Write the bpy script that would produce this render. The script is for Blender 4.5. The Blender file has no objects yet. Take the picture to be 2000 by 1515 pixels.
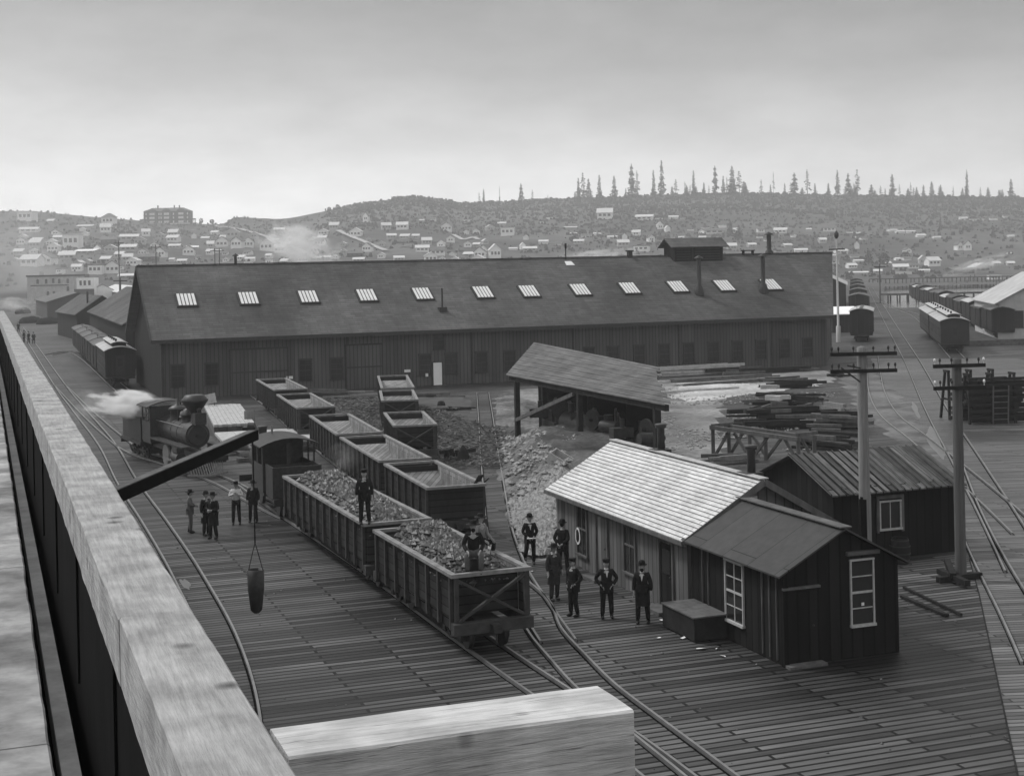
import bpy, bmesh, math, random
from mathutils import Vector, Matrix, noise as mnoise
random.seed(7)
HAZE = 0.00036
# ------------------------------------------------------------------ camera
F = 2825.0; CY = 517.0; RO = -0.021; T = 0.3512; H = 10.6
cr, sr = math.cos(RO), math.sin(RO)
scene = bpy.context.scene
COL = scene.collection
cam_d = bpy.data.cameras.new('camera'); cam = bpy.data.objects.new('camera', cam_d); COL.objects.link(cam)
cam_d.sensor_width = 36; cam_d.lens = F / 2000 * 36; cam_d.shift_y = -(757.5 - CY) / 2000
cam_d.clip_start = 0.1; cam_d.clip_end = 6000
cam.matrix_world = Matrix(((cr, -sr, 0, 0), (0, 0, -1, 0), (sr, cr, 0, H), (0, 0, 0, 1)))
scene.camera = cam
# ------------------------------------------------------------------ sky, sun, exposure
SUN_EL, SUN_AZ = math.radians(50), math.radians(300)      # soft light from behind and to the left
w = bpy.data.worlds.new('World'); scene.world = w; w.use_nodes = True
nt = w.node_tree; nt.nodes.clear()
def N(t, ty, **kw):
    n = t.nodes.new(ty)
    for k, v in kw.items(): setattr(n, k, v)
    return n
out = N(nt, 'ShaderNodeOutputWorld'); bg = N(nt, 'ShaderNodeBackground')
sky = N(nt, 'ShaderNodeTexSky'); sky.sky_type = 'NISHITA'; sky.sun_disc = False
sky.sun_elevation = SUN_EL; sky.sun_rotation = SUN_AZ
bw = N(nt, 'ShaderNodeRGBToBW'); nt.links.new(sky.outputs[0], bw.inputs[0])
mul = N(nt, 'ShaderNodeMath', operation='MULTIPLY'); nt.links.new(bw.outputs[0], mul.inputs[0]); mul.inputs[1].default_value = 0.25
tc = N(nt, 'ShaderNodeTexCoord'); sx = N(nt, 'ShaderNodeSeparateXYZ'); nt.links.new(tc.outputs['Generated'], sx.inputs[0])
rmp = N(nt, 'ShaderNodeValToRGB'); nt.links.new(sx.outputs[2], rmp.inputs[0])
e = rmp.color_ramp.elements
e[0].position = 0.0; e[0].color = (6.3, 6.3, 6.3, 1); e[1].position = 1.0; e[1].color = (4.4,) * 3 + (1,)
for p, c in ((0.045, 5.6), (0.085, 3.5), (0.13, 2.1), (0.18, 1.4), (0.34, 3.9)):
    q = e.new(p); q.color = (c, c, c, 1)
# brighter towards the left horizon, cloudy unevenness
mp = N(nt, 'ShaderNodeMapping'); mp.inputs['Scale'].default_value = (2.2, 2.2, 6); nt.links.new(tc.outputs['Generated'], mp.inputs[0])
nz = N(nt, 'ShaderNodeTexNoise'); nz.inputs['Scale'].default_value = 4.2; nz.inputs['Detail'].default_value = 7; nz.inputs['Roughness'].default_value = .6; nt.links.new(mp.outputs[0], nz.inputs[0])
mr = N(nt, 'ShaderNodeMapRange'); nt.links.new(nz.outputs[0], mr.inputs[0]); mr.inputs[1].default_value = .25; mr.inputs[2].default_value = .75; mr.inputs[3].default_value = .80; mr.inputs[4].default_value = 1.22
mx = N(nt, 'ShaderNodeMath', operation='MULTIPLY'); nt.links.new(rmp.outputs[0], mx.inputs[0]); nt.links.new(mr.outputs[0], mx.inputs[1])
ml = N(nt, 'ShaderNodeMapRange'); nt.links.new(sx.outputs[0], ml.inputs[0]); ml.inputs[1].default_value = -.4; ml.inputs[2].default_value = .3; ml.inputs[3].default_value = 1.32; ml.inputs[4].default_value = 1.0
mx2 = N(nt, 'ShaderNodeMath', operation='MULTIPLY'); nt.links.new(mx.outputs[0], mx2.inputs[0]); nt.links.new(ml.outputs[0], mx2.inputs[1])
ad = N(nt, 'ShaderNodeMath', operation='ADD'); nt.links.new(mx2.outputs[0], ad.inputs[0]); nt.links.new(mul.outputs[0], ad.inputs[1])
nt.links.new(ad.outputs[0], bg.inputs[0]); bg.inputs[1].default_value = 0.10
nt.links.new(bg.outputs[0], out.inputs[0])
sd = bpy.data.lights.new('sun', 'SUN'); sd.energy = 1.6; sd.angle = math.radians(11); sd.color = (1, 1, 1)
so = bpy.data.objects.new('sun', sd); COL.objects.link(so)
sdir = Vector((math.sin(SUN_AZ) * math.cos(SUN_EL), math.cos(SUN_AZ) * math.cos(SUN_EL), math.sin(SUN_EL)))
so.rotation_euler = sdir.to_track_quat('Z', 'Y').to_euler(); so.location = (-40, -30, 60)
scene.view_settings.view_transform = 'Standard'; scene.view_settings.look = 'None'
scene.view_settings.exposure = 0.42; scene.view_settings.gamma = 1.0
scene.cycles.volume_bounces = 3; scene.cycles.max_bounces = 6
scene.cycles.volume_max_steps = 64
# ------------------------------------------------------------------ geometry of the view (photo pixel -> place)
def ray(x, y):
    u = (x - 1000) / F; v = (y - CY) / F
    return Vector((cr * u + sr * v, 1.0, -(-sr * u + cr * v)))
def G(x, y, z=0.0):
    r = ray(x, y); s = (z - H) / r.z
    return Vector((r.x * s, s, z))
def D(x, y, Y):
    r = ray(x, y); return Vector((r.x * Y, Y, H + r.z * Y))
def W(a, b, z=0.0):            # yard axes -> world
    c, s = math.cos(T), math.sin(T)
    return Vector((a * c - b * s, a * s + b * c, z))
def AB(p):
    c, s = math.cos(T), math.sin(T)
    return (p[0] * c + p[1] * s, -p[0] * s + p[1] * c)
# ------------------------------------------------------------------ materials (black and white photograph: all greys)
MATS = {}
def mat(name, base, rough=.85, var=.35, scale=3.0, stretch=(1, 1, 1), bump=.3, kind=None, u='x', v='y', uw=4.0, vw=.25,
        gap=.3, gapw=.02, cell=.25, spec=.16, rot=0.0, metal=0.0, world=False, big=0.0, bigscale=.15, offset=.37, wet=0.0, knots=0.0, crack=None):
    if name in MATS: return MATS[name]
    m = bpy.data.materials.new(name); m.use_nodes = True; t = m.node_tree; L = t.links.new
    b = t.nodes['Principled BSDF']; b.inputs['Roughness'].default_value = rough
    b.inputs['Specular IOR Level'].default_value = spec; b.inputs['Metallic'].default_value = metal
    tc = N(t, 'ShaderNodeTexCoord'); src = tc.outputs['Object']
    mpn = N(t, 'ShaderNodeMapping'); mpn.inputs['Rotation'].default_value = (0, 0, rot); L(src, mpn.inputs[0]); src = mpn.outputs[0]
    mp = N(t, 'ShaderNodeMapping'); mp.inputs['Scale'].default_value = stretch; L(src, mp.inputs[0])
    nz = N(t, 'ShaderNodeTexNoise'); nz.inputs['Scale'].default_value = scale; nz.inputs['Detail'].default_value = 6; nz.inputs['Roughness'].default_value = .65
    L(mp.outputs[0], nz.inputs[0])
    mr = N(t, 'ShaderNodeMapRange'); L(nz.outputs[0], mr.inputs[0]); mr.inputs[1].default_value = .25; mr.inputs[2].default_value = .75
    mr.inputs[3].default_value = base * (1 - var); mr.inputs[4].default_value = base * (1 + var)
    val = mr.outputs[0]; hgt = nz.outputs[0]
    def mm(op, a, c):
        n = N(t, 'ShaderNodeMath', operation=op)
        for i, q in enumerate((a, c)):
            if isinstance(q, (int, float)): n.inputs[i].default_value = q
            else: L(q, n.inputs[i])
        return n.outputs[0]
    if kind == 'boards':
        sp = N(t, 'ShaderNodeSeparateXYZ'); L(src, sp.inputs[0])
        ax = {'x': sp.outputs[0], 'y': sp.outputs[1], 'z': sp.outputs[2]}
        def g(k):
            return ax[k] if k in ax else mm('ADD', ax[k[0]], ax[k[1]])
        cb = N(t, 'ShaderNodeCombineXYZ'); L(g(u), cb.inputs[0]); L(g(v), cb.inputs[1])
        br = N(t, 'ShaderNodeTexBrick'); L(cb.outputs[0], br.inputs[0]); br.offset = offset; br.squash = 1
        br.inputs['Scale'].default_value = 1; br.inputs['Brick Width'].default_value = uw; br.inputs['Row Height'].default_value = vw
        br.inputs['Mortar Size'].default_value = gapw; br.inputs['Mortar Smooth'].default_value = .2
        br.inputs['Color1'].default_value = (1 - cell,) * 3 + (1,); br.inputs['Color2'].default_value = (1 + cell,) * 3 + (1,)
        br.inputs['Mortar'].default_value = (gap,) * 3 + (1,)
        val = mm('MULTIPLY', val, br.outputs['Color'])
        hgt = mm('SUBTRACT', mm('MULTIPLY', nz.outputs[0], .4), br.outputs['Fac'])
    if crack:
        mc = N(t, 'ShaderNodeMapping'); mc.inputs['Scale'].default_value = crack; L(src, mc.inputs[0])
        nc = N(t, 'ShaderNodeTexNoise'); nc.inputs['Scale'].default_value = 1.0; nc.inputs['Detail'].default_value = 3; L(mc.outputs[0], nc.inputs[0])
        ab_ = mm('ABSOLUTE', mm('SUBTRACT', nc.outputs[0], .5), 0)
        c1 = N(t, 'ShaderNodeMapRange'); L(ab_, c1.inputs[0]); c1.inputs[1].default_value = .001; c1.inputs[2].default_value = .008; c1.inputs[3].default_value = .45; c1.inputs[4].default_value = 1
        val = mm('MULTIPLY', val, c1.outputs[0])
    if knots:
        vo = N(t, 'ShaderNodeTexVoronoi'); vo.inputs['Scale'].default_value = knots; L(src, vo.inputs[0])
        c2 = N(t, 'ShaderNodeMapRange'); L(vo.outputs['Distance'], c2.inputs[0]); c2.inputs[1].default_value = .05; c2.inputs[2].default_value = .19; c2.inputs[3].default_value = .3; c2.inputs[4].default_value = 1
        val = mm('MULTIPLY', val, c2.outputs[0])
    if big:
        nb = N(t, 'ShaderNodeTexNoise'); nb.inputs['Scale'].default_value = bigscale; nb.inputs['Detail'].default_value = 5; L(src, nb.inputs[0])
        m2 = N(t, 'ShaderNodeMapRange'); L(nb.outputs[0], m2.inputs[0]); m2.inputs[1].default_value = .35; m2.inputs[2].default_value = .65
        m2.inputs[3].default_value = 1 - big; m2.inputs[4].default_value = 1 + big
        val = mm('MULTIPLY', val, m2.outputs[0])
        if wet:
            m3 = N(t, 'ShaderNodeMapRange'); L(nb.outputs[0], m3.inputs[0]); m3.inputs[1].default_value = .4; m3.inputs[2].default_value = .62
            m3.inputs[3].default_value = rough - wet; m3.inputs[4].default_value = rough
            L(m3.outputs[0], b.inputs['Roughness'])
    L(val, b.inputs['Base Color'])
    if bump:
        bp = N(t, 'ShaderNodeBump'); bp.inputs['Strength'].default_value = bump; bp.inputs['Distance'].default_value = .03; L(hgt, bp.inputs['Height'])
        L(bp.outputs[0], b.inputs['Normal'])
    MATS[name] = m; return m
M = {}
M['deck'] = mat('deck_planks', .064, .72, .5, 1.2, (.25, 3, 1), .7, 'boards', 'x', 'y', 5.2, .29, .06, .046, .7, .22, rot=-T, big=.5, bigscale=.11, wet=.22)
M['deck2'] = mat('deck_planks_turned', .1, .6, .4, 1.2, (.25, 3, 1), .6, 'boards', 'x', 'y', 5.2, .25, .15, .03, .5, .25, rot=-.06, big=.45, bigscale=.14, wet=.22)
M['land'] = mat('packed_ground', .07, .8, .5, .8, bump=.4, big=.35, bigscale=.03)
M['dirt'] = mat('yard_dirt', .2, .95, .5, 2.6, bump=.8, big=.5, bigscale=.16)
M['palepath'] = mat('pale_worn_path', .42, .95, .35, 2.6, bump=.5, big=.35, bigscale=.2)
M['darkdirt'] = mat('dark_dirt_bank', .07, .95, .6, 3.0, bump=1.0, big=.5, bigscale=.5)
M['rubble'] = mat('rubble_slope', .12, .95, .85, 3.5, bump=1.0, big=.5, bigscale=.3)
M['stone'] = mat('pale_broken_stone', .28, .95, .6, 5, bump=.6)
M['hill'] = mat('hillside', .078, 1, .4, .06, bump=0, big=.4, bigscale=.008)
M['scrub'] = mat('scrub_foliage', .05, 1, .5, .15, bump=0)
M['road'] = mat('pale_dirt_road', .4, 1, .2, .5, bump=0)
M['fir'] = mat('fir_foliage', .05, 1, .4, .4, bump=0)
M['bark'] = mat('bark', .07, .95, .4, 2, (1, 1, .2), .3)
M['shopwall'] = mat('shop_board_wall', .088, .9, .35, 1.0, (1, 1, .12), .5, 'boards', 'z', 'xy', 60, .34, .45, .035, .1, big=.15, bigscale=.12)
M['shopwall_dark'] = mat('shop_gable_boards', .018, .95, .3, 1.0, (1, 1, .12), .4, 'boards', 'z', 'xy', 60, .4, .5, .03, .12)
M['shoproof'] = mat('shop_shingle_roof', .088, .9, .22, 1.4, (1, .25, .25), .4, 'boards', 'x', 'z', .9, .17, .7, .02, .16, big=.3, bigscale=.13)
M['trim'] = mat('dark_trim', .045, .9, .3, 3)
M['darkwood'] = mat('dark_timber', .022, .9, .5, 2.5, (1, 1, 1), .4)
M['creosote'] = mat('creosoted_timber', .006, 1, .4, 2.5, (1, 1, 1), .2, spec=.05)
M['wood'] = mat('grey_weathered_wood', .11, .9, .45, 3, (1, 1, .3), .4)
M['palewood'] = mat('fresh_sawn_wood', .42, .85, .35, 3, (1, 1, 1), .3)
M['polewood'] = mat('pale_pole_wood', .2, .9, .35, 4, (3, 3, .15), .5)
M['polewood2'] = mat('grey_pole_wood', .1, .9, .35, 4, (3, 3, .15), .5)
M['glass'] = mat('dark_glass', .02, .15, .2, 1, bump=0, spec=.5)
M['skylight'] = mat('skylight_painted_reflection', .72, .5, .12, 1.5, bump=0)  # pale pane colour stands in for sky reflected by the glass
M['earth'] = mat('worn_earth', .13, .9, .4, 2.6, bump=.6, big=.4, bigscale=.3)
M['white'] = mat('white_paint', .75, .7, .1, 4)
M['frame'] = mat('pale_window_paint', .42, .7, .2, 8, bump=.1)
M['iron'] = mat('black_iron', .02, .5, .4, 4, bump=.1, spec=.5)
M['iron2'] = mat('worn_iron', .035, .55, .5, 6, bump=.1, spec=.3, metal=.1)
M['boiler'] = mat('boiler_jacket', .04, .4, .4, 2, bump=.05, spec=.4, metal=.3)
M['grooveshade'] = mat('dark_slot_shade', .008, 1, .3, 3, bump=0, spec=.02)  # near-black for the rail slots and the contact shade painted with them
M['rail'] = mat('worn_rail_steel', .21, .45, .3, 1.5, bump=.1, spec=.6, metal=.4)
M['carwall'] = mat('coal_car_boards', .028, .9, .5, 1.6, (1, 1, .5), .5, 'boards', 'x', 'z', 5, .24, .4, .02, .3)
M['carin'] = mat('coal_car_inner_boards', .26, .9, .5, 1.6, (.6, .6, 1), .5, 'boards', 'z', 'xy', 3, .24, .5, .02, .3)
M['carrim'] = mat('coal_car_rim_rail', .22, .85, .4, 3)
M['carpost'] = mat('coal_car_posts', .055, .9, .4, 3)
M['coal'] = mat('lump_coal', .07, .5, .95, 4, bump=.4, spec=.5)
M['cabinwall'] = mat('cabin_board_wall', .14, .9, .4, 1.5, (1, 1, .15), .5, 'boards', 'z', 'xy', 60, .3, .45, .03, .3)
M['shedwall'] = mat('shed_dark_boards', .012, .92, .45, 1.5, (1, 1, .15), .5, 'boards', 'z', 'xy', 60, .34, .4, .03, .4)
M['cabinroof'] = mat('cabin_pale_shingles', .58, .85, .32, 3, bump=.5, kind='boards', u='y', v='z', uw=80, vw=.085, gap=.16, gapw=.010, cell=.07, big=.1, bigscale=.9, stretch=(1, 1, 6))
M['shedroof'] = mat('tarred_felt_roof', .06, .75, .2, 3, bump=.2, kind='boards', u='x', v='y', uw=30, vw=1.4, gap=.3, gapw=.015, cell=.06)
M['hutroof'] = mat('plank_roof', .11, .85, .5, 2.0, (4, 1, 1), .5, 'boards', 'y', 'x', 60, .3, .15, .03, .5)
M['canopyroof'] = mat('canopy_board_roof', .11, .9, .4, 1.5, (1, 1, 1), .5, 'boards', 'x', 'y', 5, .22, .35, .022, .3)
M['skin'] = mat('skin', .33, .6, .12, 20, bump=0)
M['coat'] = mat('dark_wool', .013, .9, .4, 12, bump=.2)
M['coat2'] = mat('faded_wool', .035, .9, .4, 12, bump=.2)
M['shirt'] = mat('white_cotton', .6, .8, .1, 12, bump=.1)
M['hatfelt'] = mat('black_felt', .01, .8, .3, 12, bump=.1)
M['boot'] = mat('boot_leather', .02, .45, .3, 12, bump=.1)
M['hair'] = mat('dark_hair', .015, .8, .3, 30, bump=.2)
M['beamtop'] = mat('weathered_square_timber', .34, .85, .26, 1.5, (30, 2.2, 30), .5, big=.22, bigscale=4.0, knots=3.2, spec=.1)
M['beamcross'] = mat('sawn_cross_timber', .48, .85, .26, 1.5, (2, 22, 22), .5, big=.3, bigscale=3.6, knots=4.6, crack=(.6, 20, 20), spec=.15)
M['water'] = mat('bay_water', .25, .12, .2, .05, bump=0, spec=.8)
M['puddle'] = mat('puddle', .08, .3, .4, 2.5, bump=.5, spec=.6)
M['housewhite'] = mat('white_house_paint', .86, .8, .15, .3, bump=0)
M['housegrey'] = mat('grey_house_paint', .45, .8, .2, .3, bump=0)
M['housedark'] = mat('dark_house_boards', .06, .8, .2, .3, bump=0)
M['roofpale'] = mat('pale_far_roof', .62, .8, .2, .3, bump=0)
M['roofdark'] = mat('dark_far_roof', .12, .8, .3, .3, bump=0)
M['brick'] = mat('pale_brick', .42, .85, .25, .8, bump=0)
M['boxcar'] = mat('boxcar_boards', .025, .85, .35, 1.2, (1, 1, .3), .4, 'boards', 'z', 'xy', 30, .28, .6, .02, .2)
M['boxroof'] = mat('boxcar_roof_boards', .13, .8, .45, 1, bump=.3, kind='boards', u='y', v='x', uw=30, vw=.4, gap=.6, gapw=.03, cell=.3)
M['coach'] = mat('coach_panels', .035, .5, .25, 1.2, bump=.1)
M['coachroof'] = mat('coach_roof', .42, .7, .3, .6, bump=.1)
M['paper'] = mat('paper_scrap', .7, .8, .05, 9, bump=0)
# ------------------------------------------------------------------ mesh helpers
class MB:
    def __init__(s): s.v = []; s.f = []; s.sm = []
    def add(s, vs, fs, smooth=False):
        o = len(s.v); s.v += [tuple(p) for p in vs]; s.f += [tuple(i + o for i in f) for f in fs]; s.sm += [smooth] * len(fs); return s
    def box(s, x0, x1, y0, y1, z0, z1, mtx=None):
        vs = [Vector((x, y, z)) for z in (z0, z1) for y in (y0, y1) for x in (x0, x1)]
        if mtx is not None: vs = [mtx @ p for p in vs]
        return s.add(vs, [(0, 2, 3, 1), (4, 5, 7, 6), (0, 1, 5, 4), (2, 6, 7, 3), (0, 4, 6, 2), (1, 3, 7, 5)])
    def bar(s, p, q, w, h, up=(0, 0, 1)):
        p = Vector(p); q = Vector(q); d = (q - p); l = d.length
        if l < 1e-6: return s
        d.normalize(); up = Vector(up)
        if abs(d.dot(up)) > .98: up = Vector((0, 1, 0))
        sd = d.cross(up).normalized(); u = sd.cross(d).normalized()
        vs = []
        for c in (p, q):
            for i, j in ((-1, -1), (1, -1), (1, 1), (-1, 1)): vs.append(c + sd * (i * w / 2) + u * (j * h / 2))
        return s.add(vs, [(3, 2, 1, 0), (4, 5, 6, 7), (0, 1, 5, 4), (1, 2, 6, 5), (2, 3, 7, 6), (3, 0, 4, 7)])
    def tube(s, p, q, r1, r2=None, n=12, caps=True, smooth=True):
        r2 = r1 if r2 is None else r2
        p = Vector(p); q = Vector(q); d = (q - p).normalized()
        a = d.orthogonal().normalized(); b = d.cross(a)
        vs = []
        for c, r in ((p, r1), (q, r2)):
            for k in range(n):
                t = 2 * math.pi * k / n; vs.append(c + (a * math.cos(t) + b * math.sin(t)) * r)
        s.add(vs, [(k, (k + 1) % n, n + (k + 1) % n, n + k) for k in range(n)], smooth)
        if caps: s.add(vs, [tuple(range(n - 1, -1, -1)), tuple(range(n, 2 * n))])
        return s
    def path(s, pts, r, n=8):
        for p, q in zip(pts, pts[1:]): s.tube(p, q, r, r, n)
        return s
    def lathe(s, prof, c=(0, 0, 0), axis='z', n=20, smooth=True):
        vs = []; c = Vector(c)
        for r, h in prof:
            for k in range(n):
                t = 2 * math.pi * k / n; x, y = r * math.cos(t), r * math.sin(t)
                vs.append(c + (Vector((x, y, h)) if axis == 'z' else Vector((h, x, y)) if axis == 'x' else Vector((x, h, y))))
        fs = []
        for i in range(len(prof) - 1):
            for k in range(n): fs.append((i * n + k, i * n + (k + 1) % n, (i + 1) * n + (k + 1) % n, (i + 1) * n + k))
        s.add(vs, fs, smooth)
        return s.add(vs, [tuple(range(n - 1, -1, -1)), tuple(range((len(prof) - 1) * n, len(prof) * n))])
    def poly(s, pts, th, n=None):         # planar polygon given thickness along -normal
        pts = [Vector(p) for p in pts]; nn = (pts[1] - pts[0]).cross(pts[2] - pts[0]).normalized() if n is None else Vector(n)
        k = len(pts); vs = pts + [p - nn * th for p in pts]
        return s.add(vs, [tuple(range(k)), tuple(range(2 * k - 1, k - 1, -1))] + [(i, i + k, (i + 1) % k + k, (i + 1) % k) for i in range(k)])
    def sphere(s, c, r, n=12, m=8, sc=(1, 1, 1)):
        c = Vector(c); vs = []; fs = []
        for i in range(m + 1):
            ph = math.pi * i / m
            for k in range(n):
                t = 2 * math.pi * k / n
                vs.append(c + Vector((r * sc[0] * math.sin(ph) * math.cos(t), r * sc[1] * math.sin(ph) * math.sin(t), r * sc[2] * math.cos(ph))))
        for i in range(m):
            for k in range(n): fs.append((i * n + k, (i + 1) * n + k, (i + 1) * n + (k + 1) % n, i * n + (k + 1) % n))
        return s.add(vs, fs, True)
    def mesh(s, name):
        me = bpy.data.meshes.new(name); me.from_pydata(s.v, [], s.f)
        for p, q in zip(me.polygons, s.sm): p.use_smooth = q
        me.validate(); me.update(); return me
    def obj(s, name, m, parent=None, label=None):
        return link(name, s.mesh(name), m, parent, label)
def link(name, me, m, parent=None, label=None):
    if not me.materials: me.materials.append(M[m] if isinstance(m, str) else m)
    o = bpy.data.objects.new(name, me); COL.objects.link(o)
    if parent: o.parent = parent
    if label: o['label'] = label
    return o
def tag(o, label, cat, group=None, kind=None):
    o['label'] = label
    if cat: o['category'] = cat
    if group: o['group'] = group
    if kind: o['kind'] = kind
    return o
def thing(name, label, cat, loc=(0, 0, 0), rotz=0.0, group=None, scale=None):
    o = bpy.data.objects.new(name, None); COL.objects.link(o); o.location = loc; o.rotation_euler = (0, 0, rotz)
    o.empty_display_size = .2
    if scale: o.scale = scale
    return tag(o, label, cat, group)
def struct(name, mb, m):
    o = mb.obj(name, m); o['kind'] = 'structure'; return o
KIDS = {}
def dup(root, loc, rotz, label, group=None, scale=None):
    def cp(o, par):
        c = o.copy(); COL.objects.link(c); c.parent = par
        for ch in o.children: cp(ch, c)
        return c
    r = cp(root, None); r.location = loc; r.rotation_euler = (0, 0, rotz); r['label'] = label
    if scale: r.scale = scale
    if group: r['group'] = group
    return r
ORD = ['first', 'second', 'third', 'fourth', 'fifth', 'sixth', 'seventh', 'eighth', 'ninth', 'tenth', 'eleventh', 'twelfth', 'thirteenth',
       'fourteenth', 'fifteenth', 'sixteenth', 'seventeenth', 'eighteenth', 'nineteenth', 'twentieth', 'twenty-first', 'twenty-second', 'twenty-third',
       'twenty-fourth', 'twenty-fifth', 'twenty-sixth', 'twenty-seventh', 'twenty-eighth', 'twenty-ninth', 'thirtieth'] + ['thirty-' + q for q in ('first', 'second', 'third', 'fourth', 'fifth', 'sixth', 'seventh', 'eighth', 'ninth')] + ['fortieth'] + ['forty-' + q for q in ('first', 'second', 'third', 'fourth', 'fifth', 'sixth', 'seventh', 'eighth', 'ninth')] + ['fiftieth'] + ['fifty-' + q for q in ('first', 'second', 'third', 'fourth', 'fifth', 'sixth', 'seventh', 'eighth', 'ninth')] + ['sixtieth'] + ['sixty-' + q for q in ('first', 'second', 'third', 'fourth', 'fifth', 'sixth', 'seventh', 'eighth', 'ninth')] + ['seventieth'] + ['seventy-' + q for q in ('first', 'second', 'third', 'fourth', 'fifth', 'sixth', 'seventh', 'eighth', 'ninth')] + ['eightieth'] + ['eighty-' + q for q in ('first', 'second', 'third', 'fourth', 'fifth', 'sixth', 'seventh', 'eighth', 'ninth')] + ['ninetieth']
# ================================================================== SETTING
# skyline of the hills as seen over the yard: (photo x, photo y)
SKY = [(-600, 425), (-200, 415), (20, 411), (63, 411), (197, 424), (275, 430), (375, 437), (437, 438), (462, 423), (545, 428), (590, 422), (640, 411), (700, 398),
       (760, 390), (790, 383), (815, 383), (880, 391), (900, 396), (960, 394), (1100, 388), (1240, 382), (1300, 379), (1420, 375), (1640, 380), (1980, 384), (2600, 380)]
def lerp_tab(tab, x):
    if x <= tab[0][0]: return tab[0][1]
    for (a, p), (b, q) in zip(tab, tab[1:]):
        if x <= b: return p + (q - p) * (x - a) / (b - a)
    return tab[-1][1]
def hill_z(X, Y):
    sxp = 1000 + F * X / Y
    ys = lerp_tab(SKY, sxp)
    r = ray(sxp, ys)
    Yr = 1350 + 200 * min(1, max(0, (sxp - 300) / 900))
    Y0 = 560 + 135 * min(1, max(0, (sxp - 700) / 700))
    zr = H + r.z * Yr
    t = (Y - Y0) / (Yr - Y0)
    if t <= 0: return 0.03 + max(-.5, t * 8)
    n = mnoise.fractal(Vector((X * .006, Y * .006, 0)), 1, 2, 4)
    if t < 1: return 0.03 + zr * (t ** 1.12) + 5 * n * t * (1 - t) * 3
    return zr - (Y - Yr) * .12 + 0 * n
def hill_hit(x, y):
    r = ray(x, y); Y = 540.0
    while Y < 1600:
        if H + r.z * Y <= hill_z(r.x * Y, Y): break
        Y += 3
    return Vector((r.x * Y, Y, hill_z(r.x * Y, Y)))
mb = MB(); nx, ny = 220, 90
for j in range(ny + 1):
    Y = 545 + 1355 * (j / ny) ** 1.05
    for i in range(nx + 1):
        s = -.62 + 1.24 * i / nx
        X = s * Y
        mb.v.append((X, Y, hill_z(X, Y)))
for j in range(ny):
    for i in range(nx):
        a = j * (nx + 1) + i; mb.f.append((a, a + 1, a + nx + 2, a + nx + 1)); mb.sm.append(True)
struct('hills', mb, 'hill')
# land and water
mb = MB(); mb.add([(-1100, -80, -.02), (900, -80, -.02), (900, 300, -.02), (77, 300, -.02), (150, 585, -.02), (178, 705, -.02), (178, 760, -.02), (-1100, 760, -.02)], [tuple(range(8))])
struct('land', mb, 'land')
mb = MB(); mb.add([(-200, 100, -2.0), (1400, 100, -2.0), (1400, 1300, -2.0), (-200, 1300, -2.0)], [(0, 1, 2, 3)])
struct('water', mb, 'water')
# shoreline bulkhead under the land edge
mb = MB()
for p, q in (((900, 300), (77, 300)), ((77, 300), (150, 585)), ((150, 585), (178, 705))):
    mb.add([(p[0], p[1], -3), (q[0], q[1], -3), (q[0], q[1], -.03), (p[0], p[1], -.03)], [(0, 1, 2, 3)])
struct('shore_bank', mb, 'darkwood')
# plank deck of the yard, two lays of plank
seam = [G(1757, 1160), G(1905, 1145), G(1985, 1500), G(2080, 1700)]
mb = MB(); pts = [(-200, -70), (200, -70), (200, 300), (75, 299), (-200, 299)]
mb.add([(x, y, 0) for x, y in pts], [(0, 1, 2, 3, 4)])
struct('plank_deck', mb, 'deck')
mb = MB(); q = [G(1912, 1158, .004), G(1998, 1560, .004), G(2700, 1560, .004), G(2600, 800, .004), G(1985, 700, .004), G(1700, 700, .004), G(1800, 880, .004), G(1893, 1090, .004)]
mb.add(q, [tuple(range(8))]); o = struct('plank_deck_turned', mb, 'deck2')
mb = MB()
mb.bar(G(1893, 1090, .012), G(1912, 1158, .012), .035, .02); mb.bar(G(1912, 1158, .012), G(1998, 1560, .012), .035, .02)
struct('deck_seam_strip', mb, 'darkwood')
# dirt yard in front of the shop, gently mounded
def patch(name, outline, m, h=.15, res=1.0, amp=.12, fn=None, freq=.35):
    P = [Vector(p) for p in outline]
    x0, x1 = min(p.x for p in P), max(p.x for p in P); y0, y1 = min(p.y for p in P), max(p.y for p in P)
    def dist(x, y):
        ins = False; dm = 1e9
        for a, b in zip(P, P[1:] + P[:1]):
            if (a.y > y) != (b.y > y) and x < (b.x - a.x) * (y - a.y) / (b.y - a.y) + a.x: ins = not ins
            d = Vector((b.x - a.x, b.y - a.y)); t = max(0, min(1, ((x - a.x) * d.x + (y - a.y) * d.y) / d.length_squared))
            dm = min(dm, math.hypot(a.x + d.x * t - x, a.y + d.y * t - y))
        return dm if ins else -dm
    nx = int((x1 - x0) / res) + 3; ny = int((y1 - y0) / res) + 3
    mb = MB()
    for j in range(ny):
        for i in range(nx):
            x = x0 - res + i * res; y = y0 - res + j * res; d = dist(x, y)
            d += res * .8 * mnoise.noise(Vector((x * .5, y * .5, 3)))
            k = min(1, max(0, d / (4 * max(res, .5)))); z = .008 + k * (h + amp * mnoise.fractal(Vector((x * freq, y * freq, 1)), 1, 2, 4))
            if fn: z += k * fn(x, y)
            if d < 0: z = -.05 + max(-.1, d * .05)
            mb.v.append((x, y, z))
    for j in range(ny - 1):
        for i in range(nx - 1):
            a = j * nx + i; mb.f.append((a, a + 1, a + nx + 1, a + nx)); mb.sm.append(True)
    return struct(name, mb, m), dist
patch('dirt_yard', [G(985, 762), G(1620, 722), G(1640, 745), G(1420, 765), G(1420, 900), G(1250, 1000), G(1130, 900), G(1000, 860)], 'dirt', .05, 1.0, .06)
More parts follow.
